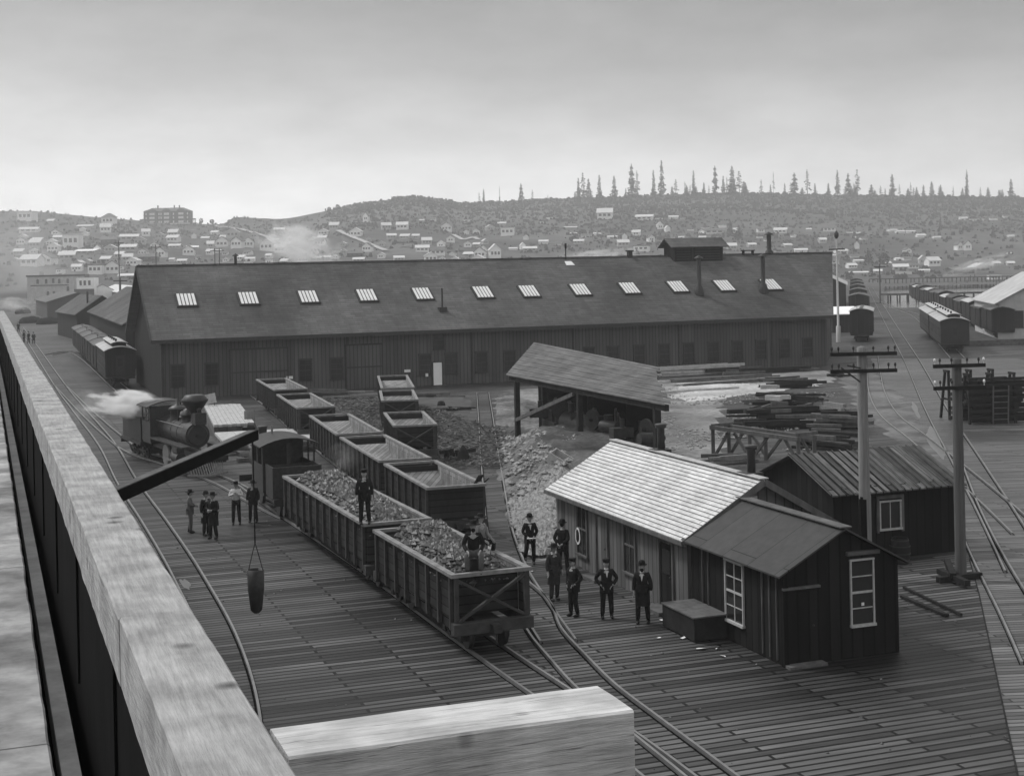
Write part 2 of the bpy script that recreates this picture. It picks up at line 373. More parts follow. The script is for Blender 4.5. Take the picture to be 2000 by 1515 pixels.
patch('pale_path', [G(1290, 745), G(1480, 748), G(1600, 742), G(1610, 752), G(1480, 768), G(1350, 790), G(1290, 780)], 'palepath', .1, .7, .05)
patch('worn_earth', [G(1625, 728), G(1700, 715), G(1760, 770), G(1850, 890), G(1780, 885), G(1700, 830), G(1665, 790)], 'earth', .01, .8, .015)
patch('dirt_ground', [G(540, 770), G(900, 770), G(925, 780), G(930, 890), G(930, 930), G(860, 880), G(740, 840), G(640, 800)], 'land', .05, .8, .08)
def bank(x, y):
    a, b = AB((x, y)); return max(0, min(1, (a - 19.6) / 5.5)) * (1.2 + .25 * max(0, min(1, (b - 62) / 10))) * max(0, min(1, (b - 49.5) / 6)) * max(0, min(1, (84 - b) / 10))
BANK = [G(962, 780), G(975, 870), G(990, 1000), G(1012, 1085), G(1040, 1093), G(1105, 1090), G(1130, 1060), G(1190, 960), G(1250, 870), G(1000, 760)]
_, bdist = patch('rubble_bank', BANK, 'rubble', .1, .5, .2, bank, .8)
patch('dirt_bank', [G(1000, 950), G(982, 880), G(976, 820), G(985, 775), W(33, 92), W(33, 57), W(28, 56), G(1110, 975)], 'darkdirt', .22, .5, .22, bank, .8)
# loose stone over the bank: nobody could count it
mb = MB(); rnd = random.Random(3)
def chunk(mb, c, r, rnd, fl=.6):
    vs = []; 
    for d in ((1, 0, 0), (-1, 0, 0), (0, 1, 0), (0, -1, 0), (0, 0, 1), (0, 0, -1)):
        vs.append(Vector(c) + Vector((d[0] * r * rnd.uniform(.6, 1.3), d[1] * r * rnd.uniform(.6, 1.3), d[2] * r * fl * rnd.uniform(.6, 1.3))) + Vector((rnd.uniform(-.2, .2) * r, rnd.uniform(-.2, .2) * r, 0)))
    mb.add(vs, [(0, 2, 4), (2, 1, 4), (1, 3, 4), (3, 0, 4), (2, 0, 5), (1, 2, 5), (3, 1, 5), (0, 3, 5)])
cnt = 0
while cnt < 9000:
    a = 18 + rnd.random() * 12; b = 46 + rnd.random() * 40; p = W(a, b)
    d = bdist(p.x, p.y)
    if d < .2: continue
    dens = 1.0 if b < 57 else max(.07, 1 - (b - 57) / 5)
    if mnoise.noise(Vector((p.x * .3, p.y * .3, 0))) < (-.15 if b < 60 else .05): dens *= .3
    if rnd.random() > dens: continue
    chunk(mb, (p.x, p.y, .13 + bank(p.x, p.y) * min(1, d / 2)), rnd.choice((.04, .05, .07, .09, .12, .2)), rnd); cnt += 1
o = mb.obj('loose_stone', 'stone'); tag(o, 'pale broken stone strewn down the bank behind the shingled cabin', 'stone', kind='stuff')
# puddles
def blob(name, c, rx, ry, rot, m, z, seed, n=28):
    mb = MB(); rnd = random.Random(seed); ph = [rnd.uniform(0, 6.28) for _ in range(4)]; vs = []
    for k in range(n):
        t = 2 * math.pi * k / n; r = 1 + .22 * math.sin(2 * t + ph[0]) + .15 * math.sin(3 * t + ph[1]) + .1 * math.sin(5 * t + ph[2])
        x, y = rx * r * math.cos(t), ry * r * math.sin(t)
        vs.append((c[0] + x * math.cos(rot) - y * math.sin(rot), c[1] + x * math.sin(rot) + y * math.cos(rot), z))
    mb.add(vs, [tuple(range(n))]); return struct(name, mb, m)
d_ = G(1852, 905) - G(1803, 815); rr_ = math.atan2(d_.y, d_.x) + math.pi / 2
c = G(1826, 862); blob('puddle', c, .3, 8.0, rr_, 'puddle', .01, 1)
c = G(1788, 800); blob('puddle', c, .18, 5.0, rr_, 'puddle', .012, 2)
c = G(362, 1140); blob('puddle', c, .12, 1.0, .35, 'puddle', .008, 4)
# ------------------------------------------------------------------ scrub over the hillside (stuff)
mb = MB(); rnd = random.Random(11)
for k in range(42000):
    s = rnd.uniform(-.42, .5); Y = 640 + 900 * rnd.random() ** .8; X = s * Y
    sxp = 1000 + F * s; n = mnoise.fractal(Vector((X * .008, Y * .008, 7)), 1, 2, 3)
    Yr = 1350 + 200 * min(1, max(0, (sxp - 300) / 900)); t = (Y - 600) / (Yr - 600)
    if t > 1: continue
    dens = .10 + (.75 * max(0, t - .42) * 2.2 if sxp > 640 else .06 * t)
    if sxp > 1150: dens += .25 * t
    if rnd.random() > dens + .35 * n: continue
    z = hill_z(X, Y); r = rnd.uniform(.7, 1.7); h = r * rnd.uniform(.7, 1.5) 
    for q in range(2):
        a = rnd.uniform(0, 3.14); dx, dy = math.cos(a) * r, math.sin(a) * r
        ox, oy = rnd.uniform(-1, 1) * r, rnd.uniform(-1, 1) * r
        mb.add([(X + ox - dx, Y + oy - dy, z - .4), (X + ox + dx, Y + oy + dy, z - .4), (X + ox + dx * rnd.uniform(.1, .8), Y + oy + dy * .3, z + h), (X + ox - dx * rnd.uniform(.1, .9), Y + oy - dy * .4, z + h * rnd.uniform(.5, 1))], [(0, 1, 2, 3)])
o = mb.obj('scrub', 'scrub'); tag(o, 'dark low scrub and second growth covering the cleared hillsides', 'scrub', kind='stuff')
# roads draped on the hill
def hroad(pts, wd):
    mb = MB(); P = []
    for (x0, y0), (x1, y1) in zip(pts, pts[1:]):
        for k in range(8): P.append(hill_hit(x0 + (x1 - x0) * k / 8, y0 + (y1 - y0) * k / 8))
    for p in P: p.z += .9
    for p, q in zip(P, P[1:]):
        d = (q - p); d.z = 0
        if d.length < .1: continue
        sdv = Vector((d.y, -d.x, 0)).normalized() * wd
        mb.add([p - sdv, p + sdv, q + sdv, q - sdv], [(0, 1, 2, 3)])
    struct('road', mb, 'road')
for pts, wd in (([(420, 442), (470, 449), (520, 464), (580, 488), (630, 512)], 2.2), ([(660, 452), (700, 470), (760, 495)], 2.0), ([(690, 435), (700, 436), (735, 436)], 2), ([(885, 460), (905, 471), (925, 465), (935, 471)], 1.6),
                ([(400, 436), (440, 448)], 2), ([(340, 449), (380, 451), (320, 447)], 1.5), ([(770, 474), (870, 474)], 2.5), ([(780, 483), (900, 486)], 2), ([(1870, 505), (1985, 503)], 2.5), ([(335, 499), (375, 500)], 1.5)): hroad(pts, wd)
# ------------------------------------------------------------------ rails
def catmull(P, n=8):
    R = []
    for i in range(len(P) - 1):
        p0 = P[max(0, i - 1)]; p1 = P[i]; p2 = P[i + 1]; p3 = P[min(len(P) - 1, i + 2)]
        for k in range(n):
            t = k / n
            R.append(.5 * ((2 * p1) + (p2 - p0) * t + (2 * p0 - 5 * p1 + 4 * p2 - p3) * t * t + (3 * p1 - p0 - 3 * p2 + p3) * t ** 3))
    R.append(P[-1]); return R
def sweep(P, off, w, z0, z1):
    mb = MB(); vs = []
    for i, p in enumerate(P):
        d = (P[min(i + 1, len(P) - 1)] - P[max(0, i - 1)]); d.z = 0; d.normalize(); n = Vector((d.y, -d.x, 0))
        for a, z in ((off - w / 2, z0), (off + w / 2, z0), (off + w / 2, z1), (off - w / 2, z1)): vs.append(Vector((p.x, p.y, 0)) + n * a + Vector((0, 0, z)))
    fs = []
    for i in range(len(P) - 1):
        for k in range(4): fs.append((i * 4 + k, i * 4 + (k + 1) % 4, i * 4 + 4 + (k + 1) % 4, i * 4 + 4 + k))
    fs += [(3, 2, 1, 0), tuple(len(P) * 4 - 4 + k for k in range(4))]
    mb.add(vs, fs); return mb
def track(pts, gauge, label, extra=()):
    P = catmull([G(*p) if not isinstance(p, Vector) else p for p in pts])
    r = thing('railway_track', label, 'railway track', P[0].xy.to_3d(), 0)
    Q = [p - P[0] for p in P]
    for sgn in (-1, 1) + tuple(extra):
        q_ = sweep(Q, sgn * gauge / 2, .065, .0, .10).obj('rail', 'rail', r)
        sweep(Q, sgn * (gauge / 2 - .06), .05, .0, .007).obj('slot_shade_strip', 'grooveshade', q_)  # dark strips either side: guard slot and painted contact shade of the rail
        sweep(Q, sgn * (gauge / 2 + .05), .03, .0, .008).obj('slot_shade_strip', 'grooveshade', q_)
    return P
NG = 1.0
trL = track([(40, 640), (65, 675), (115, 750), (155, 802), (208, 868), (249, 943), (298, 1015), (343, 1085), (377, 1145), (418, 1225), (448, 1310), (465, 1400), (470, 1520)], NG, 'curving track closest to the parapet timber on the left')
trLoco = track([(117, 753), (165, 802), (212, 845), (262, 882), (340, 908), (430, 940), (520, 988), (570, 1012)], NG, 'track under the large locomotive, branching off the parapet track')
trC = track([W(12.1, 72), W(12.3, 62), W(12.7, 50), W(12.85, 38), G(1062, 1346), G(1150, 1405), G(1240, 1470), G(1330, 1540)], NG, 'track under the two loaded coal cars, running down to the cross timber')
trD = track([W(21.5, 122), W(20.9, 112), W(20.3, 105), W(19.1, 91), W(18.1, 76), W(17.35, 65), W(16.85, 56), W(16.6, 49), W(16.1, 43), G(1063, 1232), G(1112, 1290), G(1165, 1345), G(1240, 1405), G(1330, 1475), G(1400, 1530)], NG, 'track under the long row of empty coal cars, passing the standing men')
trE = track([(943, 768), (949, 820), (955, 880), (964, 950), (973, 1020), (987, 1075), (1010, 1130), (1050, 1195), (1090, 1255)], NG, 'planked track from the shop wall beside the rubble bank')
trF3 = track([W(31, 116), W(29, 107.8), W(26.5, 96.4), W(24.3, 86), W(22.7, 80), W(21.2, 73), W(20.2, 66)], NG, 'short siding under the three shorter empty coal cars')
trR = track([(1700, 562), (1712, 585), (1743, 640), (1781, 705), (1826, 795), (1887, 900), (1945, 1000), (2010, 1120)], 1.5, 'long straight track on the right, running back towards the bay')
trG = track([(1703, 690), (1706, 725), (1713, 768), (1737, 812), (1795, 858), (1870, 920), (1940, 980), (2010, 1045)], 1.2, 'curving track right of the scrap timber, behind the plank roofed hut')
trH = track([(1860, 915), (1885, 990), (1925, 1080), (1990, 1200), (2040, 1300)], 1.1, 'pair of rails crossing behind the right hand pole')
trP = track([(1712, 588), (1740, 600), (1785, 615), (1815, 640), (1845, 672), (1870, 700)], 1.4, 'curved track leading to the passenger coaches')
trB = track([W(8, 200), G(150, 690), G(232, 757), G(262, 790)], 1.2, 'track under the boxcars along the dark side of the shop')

mb = MB(); rnd = random.Random(77)
for k in range(2600):
    x = rnd.uniform(-14, 16); y = rnd.uniform(30, 95)
    if rnd.random() > .25 + .9 * max(0, mnoise.noise(Vector((x * .25, y * .12, 4)))): continue
    chunk(mb, (x, y, .012), rnd.choice((.015, .02, .03, .045)), rnd, .6)
o = mb.obj('coal_litter', 'coal'); tag(o, 'small coal crumbs and chips littering the plank deck', 'litter', kind='stuff')
mb = MB(); rnd = random.Random(78); n_ = 0
while n_ < 2600:
    x, y = rnd.uniform(-16, 10), rnd.uniform(75, 118); q = W(0, 0); a, b = AB((x, y))
    if not (20.5 + (b - 56) * .08 < a < 31): continue
    mb.bar((x, y, .1), (x + rnd.gauss(0, .3), y + rnd.gauss(0, .3), .1 + rnd.random() * .12), rnd.uniform(.04, .14), .04); n_ += 1
o = mb.obj('wood_debris', 'wood'); tag(o, 'splinters and scrap wood strewn between the coal car rows', 'debris', kind='stuff')
mb = MB(); rnd = random.Random(79); n_ = 0
while n_ < 1500:
    p = G(rnd.uniform(1290, 1640), rnd.uniform(745, 880)); 
    if mnoise.noise(Vector((p.x * .2, p.y * .15, 9))) < -.05: continue
    chunk(mb, (p.x, p.y, .07), rnd.choice((.05, .08, .12)), rnd, .5); n_ += 1
o = mb.obj('yard_rubbish', 'stone'); tag(o, 'pale chips and rubbish scattered over the dirt yard by the scrap heap', 'rubbish', kind='stuff')
# ================================================================== BUILDINGS
def hit(x, y, p0, n):
    r = ray(x, y); o = Vector((0, 0, H)); s = (Vector(p0) - o).dot(Vector(n)) / r.dot(Vector(n)); return o + r * s
def local(base, rot, p):
    c, s = math.cos(rot), math.sin(rot); d = Vector(p) - Vector(base); return Vector((d.x * c + d.y * s, -d.x * s + d.y * c, d.z))
def window(parent, c, w_, h_, ax='x', cols=2, rows=4, depth=.06, sgn=-1, fm='trim', gm='glass', fw=.07, name='window', trimw=None, label=None, mid=True):
    """c = centre on wall plane (local). ax: wall runs along x (faces sgn*y) or along y (faces sgn*x)."""
    def P(u, z, o):      # u along the wall, o outwards
        return Vector((c[0] + u, c[1] + sgn * o, c[2] + z)) if ax == 'x' else Vector((c[0] + sgn * o, c[1] + u, c[2] + z))
    def bx(mb, u0, u1, z0, z1, o0, o1):
        a = P(u0, z0, o0); b = P(u1, z1, o1); mb.box(min(a.x, b.x), max(a.x, b.x), min(a.y, b.y), max(a.y, b.y), min(a.z, b.z), max(a.z, b.z))
    g = MB(); bx(g, -w_ / 2, w_ / 2, -h_ / 2, h_ / 2, -.02, .015); o = g.obj(name, gm, parent, label)
    f = MB(); t = fw if trimw is None else trimw
    bx(f, -w_ / 2 - t, -w_ / 2, -h_ / 2 - .002, h_ / 2, 0, depth); bx(f, w_ / 2, w_ / 2 + t, -h_ / 2 - .002, h_ / 2, 0, depth)
    bx(f, -w_ / 2 - t * 1.2, w_ / 2 + t * 1.2, h_ / 2, h_ / 2 + t * 1.2, 0, depth + .01)
    for k in range(1, cols): u = -w_ / 2 + w_ * k / cols; bx(f, u - .015, u + .015, -h_ / 2, h_ / 2, 0, .035)
    for k in range(1, rows):
        z = -h_ / 2 + h_ * k / rows; tt = .03 if (mid and k * 2 == rows) else .014; bx(f, -w_ / 2, w_ / 2, z - tt, z + tt, 0, .04 if tt > .02 else .033)
    f.obj('frame', fm, o)
    s_ = MB(); bx(s_, -w_ / 2 - t * 1.4, w_ / 2 + t * 1.4, -h_ / 2 - .07, -h_ / 2, 0, depth + .04); s_.obj('sill', fm, o)
    return o
# ---- machine shop
SB = Vector((-29.4, 120.46, 0)); SL = 64.2; SW = 10.5; HE = 5.3; HR = 11.05; GAP = 6.9   # ridge runs on past the front wall: skewed right end
shop = thing('machine_shop', 'very long dark board machine shop with a row of skylights in its roof', 'workshop', SB, T)
ins = lambda p: local(SB, T, p)
nf = Vector((math.sin(T), -math.cos(T), 0))
mb = MB(); mb.poly([(0, 0, -.1), (SL, 0, -.1), (SL, 0, HE), (0, 0, HE)], .2); mb.obj('wall', 'shopwall', shop)
mb = MB(); mb.poly([(0, 0.01, -.1), (0, 0.01, HE - .01), (0, SW, HR - .05), (0, 2 * SW, HE - .01), (0, 2 * SW, -.1)], .2); mb.obj('wall', 'shopwall_dark', shop, 'gable end of dark boards')
mb = MB(); mb.poly([(SL, .01, -.1), (SL + 2 * GAP, 2 * SW, -.1), (SL + 2 * GAP, 2 * SW, HE - .01), (SL + GAP, SW, HR - .05), (SL, .01, HE - .01)], .2); mb.obj('wall', 'shopwall', shop)
mb = MB(); mb.poly([(0, 2 * SW, -.1), (0, 2 * SW, HE), (SL + 2 * GAP, 2 * SW, HE), (SL + 2 * GAP, 2 * SW, -.1)], .2); mb.obj('wall', 'shopwall', shop)
ov = .8; sl = (HR - HE) / SW
zf = lambda y: HE + sl * min(y, 2 * SW - y) + .12
mb = MB()
mb.poly([(-ov, -ov, zf(-ov)), (SL + .3, -ov, zf(-ov)), (SL + GAP + .6, SW, zf(SW)), (-ov, SW, zf(SW))], .16)
mb.poly([(-ov, SW, zf(SW)), (SL + GAP + .6, SW, zf(SW)), (SL + 2 * GAP + .6, 2 * SW + ov, zf(2 * SW + ov)), (-ov, 2 * SW + ov, zf(2 * SW + ov))], .16)
roof = mb.obj('roof', 'shoproof', shop)
mb = MB(); mb.bar((-ov, -ov - .05, zf(-ov) - .16), (SL + .3, -ov - .05, zf(-ov) - .16), .07, .32)
mb.bar((-ov - .05, -ov, zf(-ov) - .12), (-ov - .05, SW, zf(SW) - .12), .07, .34); mb.bar((-ov - .05, SW, zf(SW) - .12), (-ov - .05, 2 * SW + ov, zf(2 * SW + ov) - .12), .07, .34)
mb.bar((-ov, SW, zf(SW) + .05), (SL + GAP + .6, SW, zf(SW) + .05), .3, .08)
mb.obj('fascia', 'trim', shop)
# windows, doors at the places the photograph shows
def onwall(x, y): return ins(hit(x, y, SB + nf * .0, nf))
for x, y0, y1 in ((347, 718, 758), (413, 715, 757), (596, 708, 746), (657, 706, 744), (830, 697, 734), (881, 695, 732), (940, 692, 730), (995, 690, 727), (1150, 682, 716), (1197, 680, 714),
                  (1248, 678, 713), (1297, 676, 712), (1345, 674, 711), (1393, 672, 710), (1440, 670, 707), (1486, 668, 706), (1532, 666, 704), (1577, 663, 702)):
    a = onwall(x, y0); b = onwall(x, y1); window(shop, (a.x, 0, 1.88), .95, 1.75, fm='trim', fw=.12)
a = onwall(856, 645); b = onwall(856, 683); window(shop, (a.x, 0, (a.z + b.z) / 2), .85, (a.z - b.z) * .95, fw=.1)
for x in (1150, 1050): pass
# big sliding doors: leaf, rail
for x0, x1, y0, y1 in ((452, 560, 692, 785), (678, 745, 692, 768)):
    a = onwall(x0, y1); b = onwall(x1, y0); zt = 4.0
    mb = MB(); mb.box(a.x, b.x, -.09, -.01, .05, zt); d = mb.obj('door', 'shopwall', shop)
    mb = MB(); mb.box(a.x, b.x, -.14, -.092, zt - .15, zt); mb.box(a.x, b.x, -.14, -.092, 1.9, 2.02); mb.box(a.x - .1, a.x, -.14, -.01, .05, zt); mb.box(b.x, b.x + .1, -.14, -.01, .05, zt); mb.obj('door_rail', 'trim', d)
a = onwall(855, 760); mb = MB(); mb.box(a.x - .4, a.x + .4, -.08, -.01, .05, 2.05); d = mb.obj('door', 'housewhite', shop, 'small white painted door'); mb = MB()
mb.box(a.x - .5, a.x - .4, -.1, -.01, .05, 2.15); mb.box(a.x + .4, a.x + .5, -.1, -.01, .05, 2.15); mb.box(a.x - .4, a.x + .4, -.1, -.01, 2.05, 2.15); mb.obj('frame', 'trim', d)
# vertical post lines on the wall
for x in (452, 678, 922, 1120, 1326, 1508): a = onwall(x, 700); mb = MB(); mb.box(a.x - .06, a.x + .06, -.07, -.005, .02, HE - .1); mb.obj('wall_post', 'trim', shop)
mb = MB(); mb.box(.0, .25, -.06, -.004, 0, HE - .1); mb.obj('wall_post', 'trim', shop)
for x, y in ((565, 737), (795, 724)):
    a = onwall(x, y); mb = MB(); mb.box(a.x - .28, a.x + .28, -.13, -.1, a.z - .12, a.z + .12); mb.obj('notice_board', 'white', shop)
a = onwall(833, 732); mb = MB(); mb.box(a.x - .12, a.x + .12, -.13, -.1, a.z - .14, a.z + .14); mb.obj('notice_board', 'white', shop)
a = onwall(600, 800)
# skylights lying in the roof slope
rn = Vector((0, -sl, 1)).normalized()
rnw = Vector((rn.x * math.cos(T) - rn.y * math.sin(T), rn.x * math.sin(T) + rn.y * math.cos(T), rn.z))
rp = SB + Vector((0, 0, zf(0) + 0))
def onroof(x, y): return ins(hit(x, y, rp, rnw))
for x, y in ((364, 588), (485, 585), (602, 582), (716, 579), (825, 576), (943, 573), (1033, 571), (1133, 568), (1229, 565), (1323, 562), (1414, 560), (1505, 558)):
    c = onroof(x, y); hw, hs = .8, 1.0; u = Vector((0, 1, sl)).normalized()
    fr = MB(); C4 = [c + Vector((sx_ * (hw + .12), 0, 0)) + u * (sy_ * (hs + .12)) + rn * .16 for sx_, sy_ in ((-1, -1), (1, -1), (1, 1), (-1, 1))]
    fr.poly(C4, .16, rn); o = fr.obj('skylight', 'trim', shop)
    gl = MB()
    for k in range(5):
        x0 = -hw + 2 * hw * k / 5 + .045; x1 = -hw + 2 * hw * (k + 1) / 5 - .045
        gl.poly([c + Vector((x0, 0, 0)) + u * -hs + rn * .2, c + Vector((x1, 0, 0)) + u * -hs + rn * .2, c + Vector((x1, 0, 0)) + u * hs + rn * .2, c + Vector((x0, 0, 0)) + u * hs + rn * .2], .035, rn)
    gl.obj('pane', 'skylight', o)
# stove pipes and chimneys on the roof
def pipe_at(c, h, r, cap=True, base=.35, m='iron2', lab=None):
    mb = MB(); mb.lathe([(base, -.2), (base, .12), (r * 1.6, .7), (r, .85), (r, h)], c); o = mb.obj('stove_pipe', m, shop, lab)
    if cap: mb = MB(); mb.lathe([(r * 2.0, h + .12), (r * 2.0, h + .18), (.02, h + .45)], c, n=14); mb.lathe([(r * .9, h - .02), (r * .9, h + .14)], c, n=12); mb.obj('cap', m, o)
c = onroof(1366, 574); pipe_at(c, 3.35, .22, base=.5); c = onroof(1491, 570); pipe_at(c, 3.4, .22, base=.5)
c = onroof(864, 606); mb = MB(); mb.box(c.x - .35, c.x + .35, c.y - .35, c.y + .35, c.z - .2, c.z + .3); mb.lathe([(.08, .2), (.08, 2.0)], c); mb.obj('stove_pipe', 'iron2', shop)
def onridge(x): 
    q = hit(x, 505, SB + Vector((-math.sin(T), math.cos(T), 0)) * SW, nf); return ins(q)
rz = zf(SW)
c = onridge(1512); c.y += 1.0; c.z = rz - .4; pipe_at(c, 2.3, .24, base=.55)
c = onridge(1230); c.z = rz; mb = MB(); mb.box(c.x - .22, c.x + .22, SW - .22, SW + .22, rz - .2, rz + .5); mb.box(c.x - .32, c.x + .32, SW - .32, SW + .32, rz + .5, rz + .65); mb.obj('vent', 'iron2', shop)
c = onridge(460); mb = MB(); mb.lathe([(.13, -.3), (.13, .75)], (c.x, SW, rz)); mb.lathe([(.28, .75), (.28, .82), (.02, 1.0)], (c.x, SW, rz)); mb.obj('stove_pipe', 'iron2', shop)
c = onridge(1103); mb = MB(); mb.lathe([(.05, -.3), (.05, .9), (.11, .92), (.11, 1.45)], (c.x, SW - .3, rz)); mb.obj('lamp_standard', 'iron2', shop)
mb = MB(); mb.poly([(c.x - .4, SW - 1.4, zf(SW - 1.4) + .05), (c.x + .5, SW - 1.4, zf(SW - 1.4) + .05), (c.x + .4, SW - .7, zf(SW - .7) + .05), (c.x - .3, SW - .7, zf(SW - .7) + .05)], .04); mb.obj('roof_patch', 'white', shop)
c = onridge(1461); mb = MB(); mb.box(c.x - .75, c.x + .75, SW - .2, SW + .2, rz + .35, rz + .45); mb.box(c.x - .6, c.x - .5, SW - .2, SW + .2, rz - .1, rz + .348); mb.box(c.x + .5, c.x + .6, SW - .2, SW + .2, rz - .1, rz + .348); mb.obj('roof_bench', 'darkwood', shop)
# cupola
c0, c1 = onridge(1303), onridge(1405); x0, x1 = c0.x + .2, c1.x - .2
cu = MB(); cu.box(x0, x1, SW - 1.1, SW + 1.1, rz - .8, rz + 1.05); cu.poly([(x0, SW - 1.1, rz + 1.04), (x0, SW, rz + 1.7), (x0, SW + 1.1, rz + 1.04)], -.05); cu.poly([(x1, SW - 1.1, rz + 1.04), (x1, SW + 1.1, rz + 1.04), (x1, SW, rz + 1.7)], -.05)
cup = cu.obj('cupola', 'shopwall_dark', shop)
mb = MB(); mb.poly([(x0 - .5, SW - 1.6, rz + .88), (x1 + .5, SW - 1.6, rz + .88), (x1 + .5, SW, rz + 1.8), (x0 - .5, SW, rz + 1.8)], .1); mb.poly([(x0 - .5, SW, rz + 1.8), (x1 + .5, SW, rz + 1.8), (x1 + .5, SW + 1.6, rz + .88), (x0 - .5, SW + 1.6, rz + .88)], .1); mb.obj('cupola_roof', 'shoproof', cup)
mb = MB()
for q0, q1 in ((x0 + .3, x0 + 1.9), (x0 + 2.4, x1 - .3)):
    for k in range(5): z = rz - .45 + k * .26; mb.box(q0, q1, SW - 1.14, SW - 1.102, z, z + .12)
for q in (x0, x0 + 2.1, x1 - .1): mb.box(q, q + .12, SW - 1.16, SW - 1.102, rz - .5, rz + 1.0)
mb.obj('louvre', 'trim', cup)

# ---- two sheds behind the boxcars on the left
def gable_box(name, label, cat, P0, P1, width, he, hr, wm, rm, ov=.4, side=1, roofth=.1):
    """eave line from P0 to P1 (world xy); the building lies to the right of it; ridge parallel."""
    P0 = Vector((P0[0], P0[1], 0)); P1 = Vector((P1[0], P1[1], 0)); d = P1 - P0; rot = math.atan2(d.y, d.x); L = d.length
    t = thing(name, label, cat, P0, rot); s = -side
    mb = MB(); y1 = s * width
    mb.box(0, L, min(0, y1), max(0, y1), -.1, he)
    for x in (0.0, L): mb.poly([(x, 0, he), (x, y1 / 2, hr), (x, y1, he)], .02 if x == 0 else -.02, (1, 0, 0))
    mb.obj('wall', wm, t)
    mb = MB(); k = (hr - he) / (width / 2); e = .15
    for a, b in ((0 - s * ov, y1 / 2), (y1 + s * ov, y1 / 2)):
        mb.poly([(-ov, a, he - k * ov + e), (L + ov, a, he - k * ov + e), (L + ov, b, hr + e), (-ov, b, hr + e)], roofth, (0, 0, 1))
    mb.obj('roof', rm, t)
    return t, L
fa, fb = G(245, 632, 5), G(175, 607, 5)
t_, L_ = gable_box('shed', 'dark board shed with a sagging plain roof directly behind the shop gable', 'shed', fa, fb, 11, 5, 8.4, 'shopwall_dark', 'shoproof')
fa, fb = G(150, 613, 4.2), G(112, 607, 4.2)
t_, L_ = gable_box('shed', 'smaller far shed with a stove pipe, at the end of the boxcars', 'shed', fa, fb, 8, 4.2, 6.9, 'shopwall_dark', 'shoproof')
mb = MB(); mb.lathe([(.16, 4.5), (.16, 7.7)], (3.5, -2.2, 0)); mb.obj('stove_pipe', 'iron', t_)
fa, fb = G(206, 600, 0), G(235, 586, 0)
# ---- cabin with the pale shingled roof
cb = thing('cabin', 'grey board cabin with a pale shingled roof and a ring emblem in its far window', 'cabin', W(19.4, 38.4), T)
CW, CL, CE, CR = 4.9, 10.4, 2.5, 3.95
mb = MB(); mb.box(0, CW, 0, CL, -.05, CE); mb.poly([(0, 0, CE), (CW, 0, CE), (CW / 2, 0, CR)], .03, (0, -1, 0)); mb.poly([(0, CL, CE), (CW / 2, CL, CR), (CW, CL, CE)], .03, (0, 1, 0)); mb.obj('wall', 'cabinwall', cb)
k = (CR - CE) / (CW / 2); ov = .3
mb = MB()
for a, s in ((-ov, -1), (CW + ov, 1)):
    mb.poly([(a, -.3, CE - k * ov + .08), (a, CL + .35, CE - k * ov + .08), (CW / 2, CL + .35, CR + .08), (CW / 2, -.3, CR + .08)], .07, (0, 0, 1))
rf = mb.obj('roof', 'cabinroof', cb)
mb = MB(); mb.bar((CW / 2 - .07, -.32, CR + .1), (CW / 2 - .07, CL + .36, CR + .1), .16, .03); mb.bar((CW / 2 + .08, -.32, CR + .1), (CW / 2 + .08, CL + .36, CR + .1), .13, .03); mb.obj('ridge_board', 'palewood', rf)
mb = MB(); mb.bar((-ov, -.33, CE - k * ov), (CW / 2, -.33, CR), .04, .2); mb.bar((CW + ov, -.33, CE - k * ov), (CW / 2, -.33, CR), .04, .2); mb.bar((-ov - .03, -.3, CE - k * ov + .0), (-ov - .03, CL + .35, CE - k * ov), .04, .12); mb.obj('barge_board', 'wood', rf)
for yy, hh in ((7.2, 1.0), (.9, .95)):
    p = MB(); c = (CW / 2 + .25, yy, CR - .15); p.lathe([(.13, -.1), (.13, hh), (.19, hh + .02), (.21, hh + .14), (.15, hh + .16)], c, n=14); s_ = p.obj('stove_pipe', 'iron', cb)
    q = MB(); q.box(CW / 2 - .1, CW / 2 + .5, yy - .3, yy + .3, CR - .08, CR + .13); q.obj('flashing', 'iron2', s_)
def onside(x, y):
    q = hit(x, y, W(19.4, 40), Vector((math.cos(T), math.sin(T), 0))); a, b = AB(q); return b - 38.4, q.z
win = []
for x, y0, y1, wd in ((1138, 978, 1088, .8), (1231, 1012, 1118, .8)):
    b0, z0 = onside(x, y0); b1, z1 = onside(x, y1)
    o = window(cb, (0, (b0 + b1) / 2, (z0 + z1) / 2), wd, min(1.75, z0 - z1), 'y', 2, 2, sgn=-1, fm='wood', fw=.09); win.append(((b0 + b1) / 2, (z0 + z1) / 2, o))
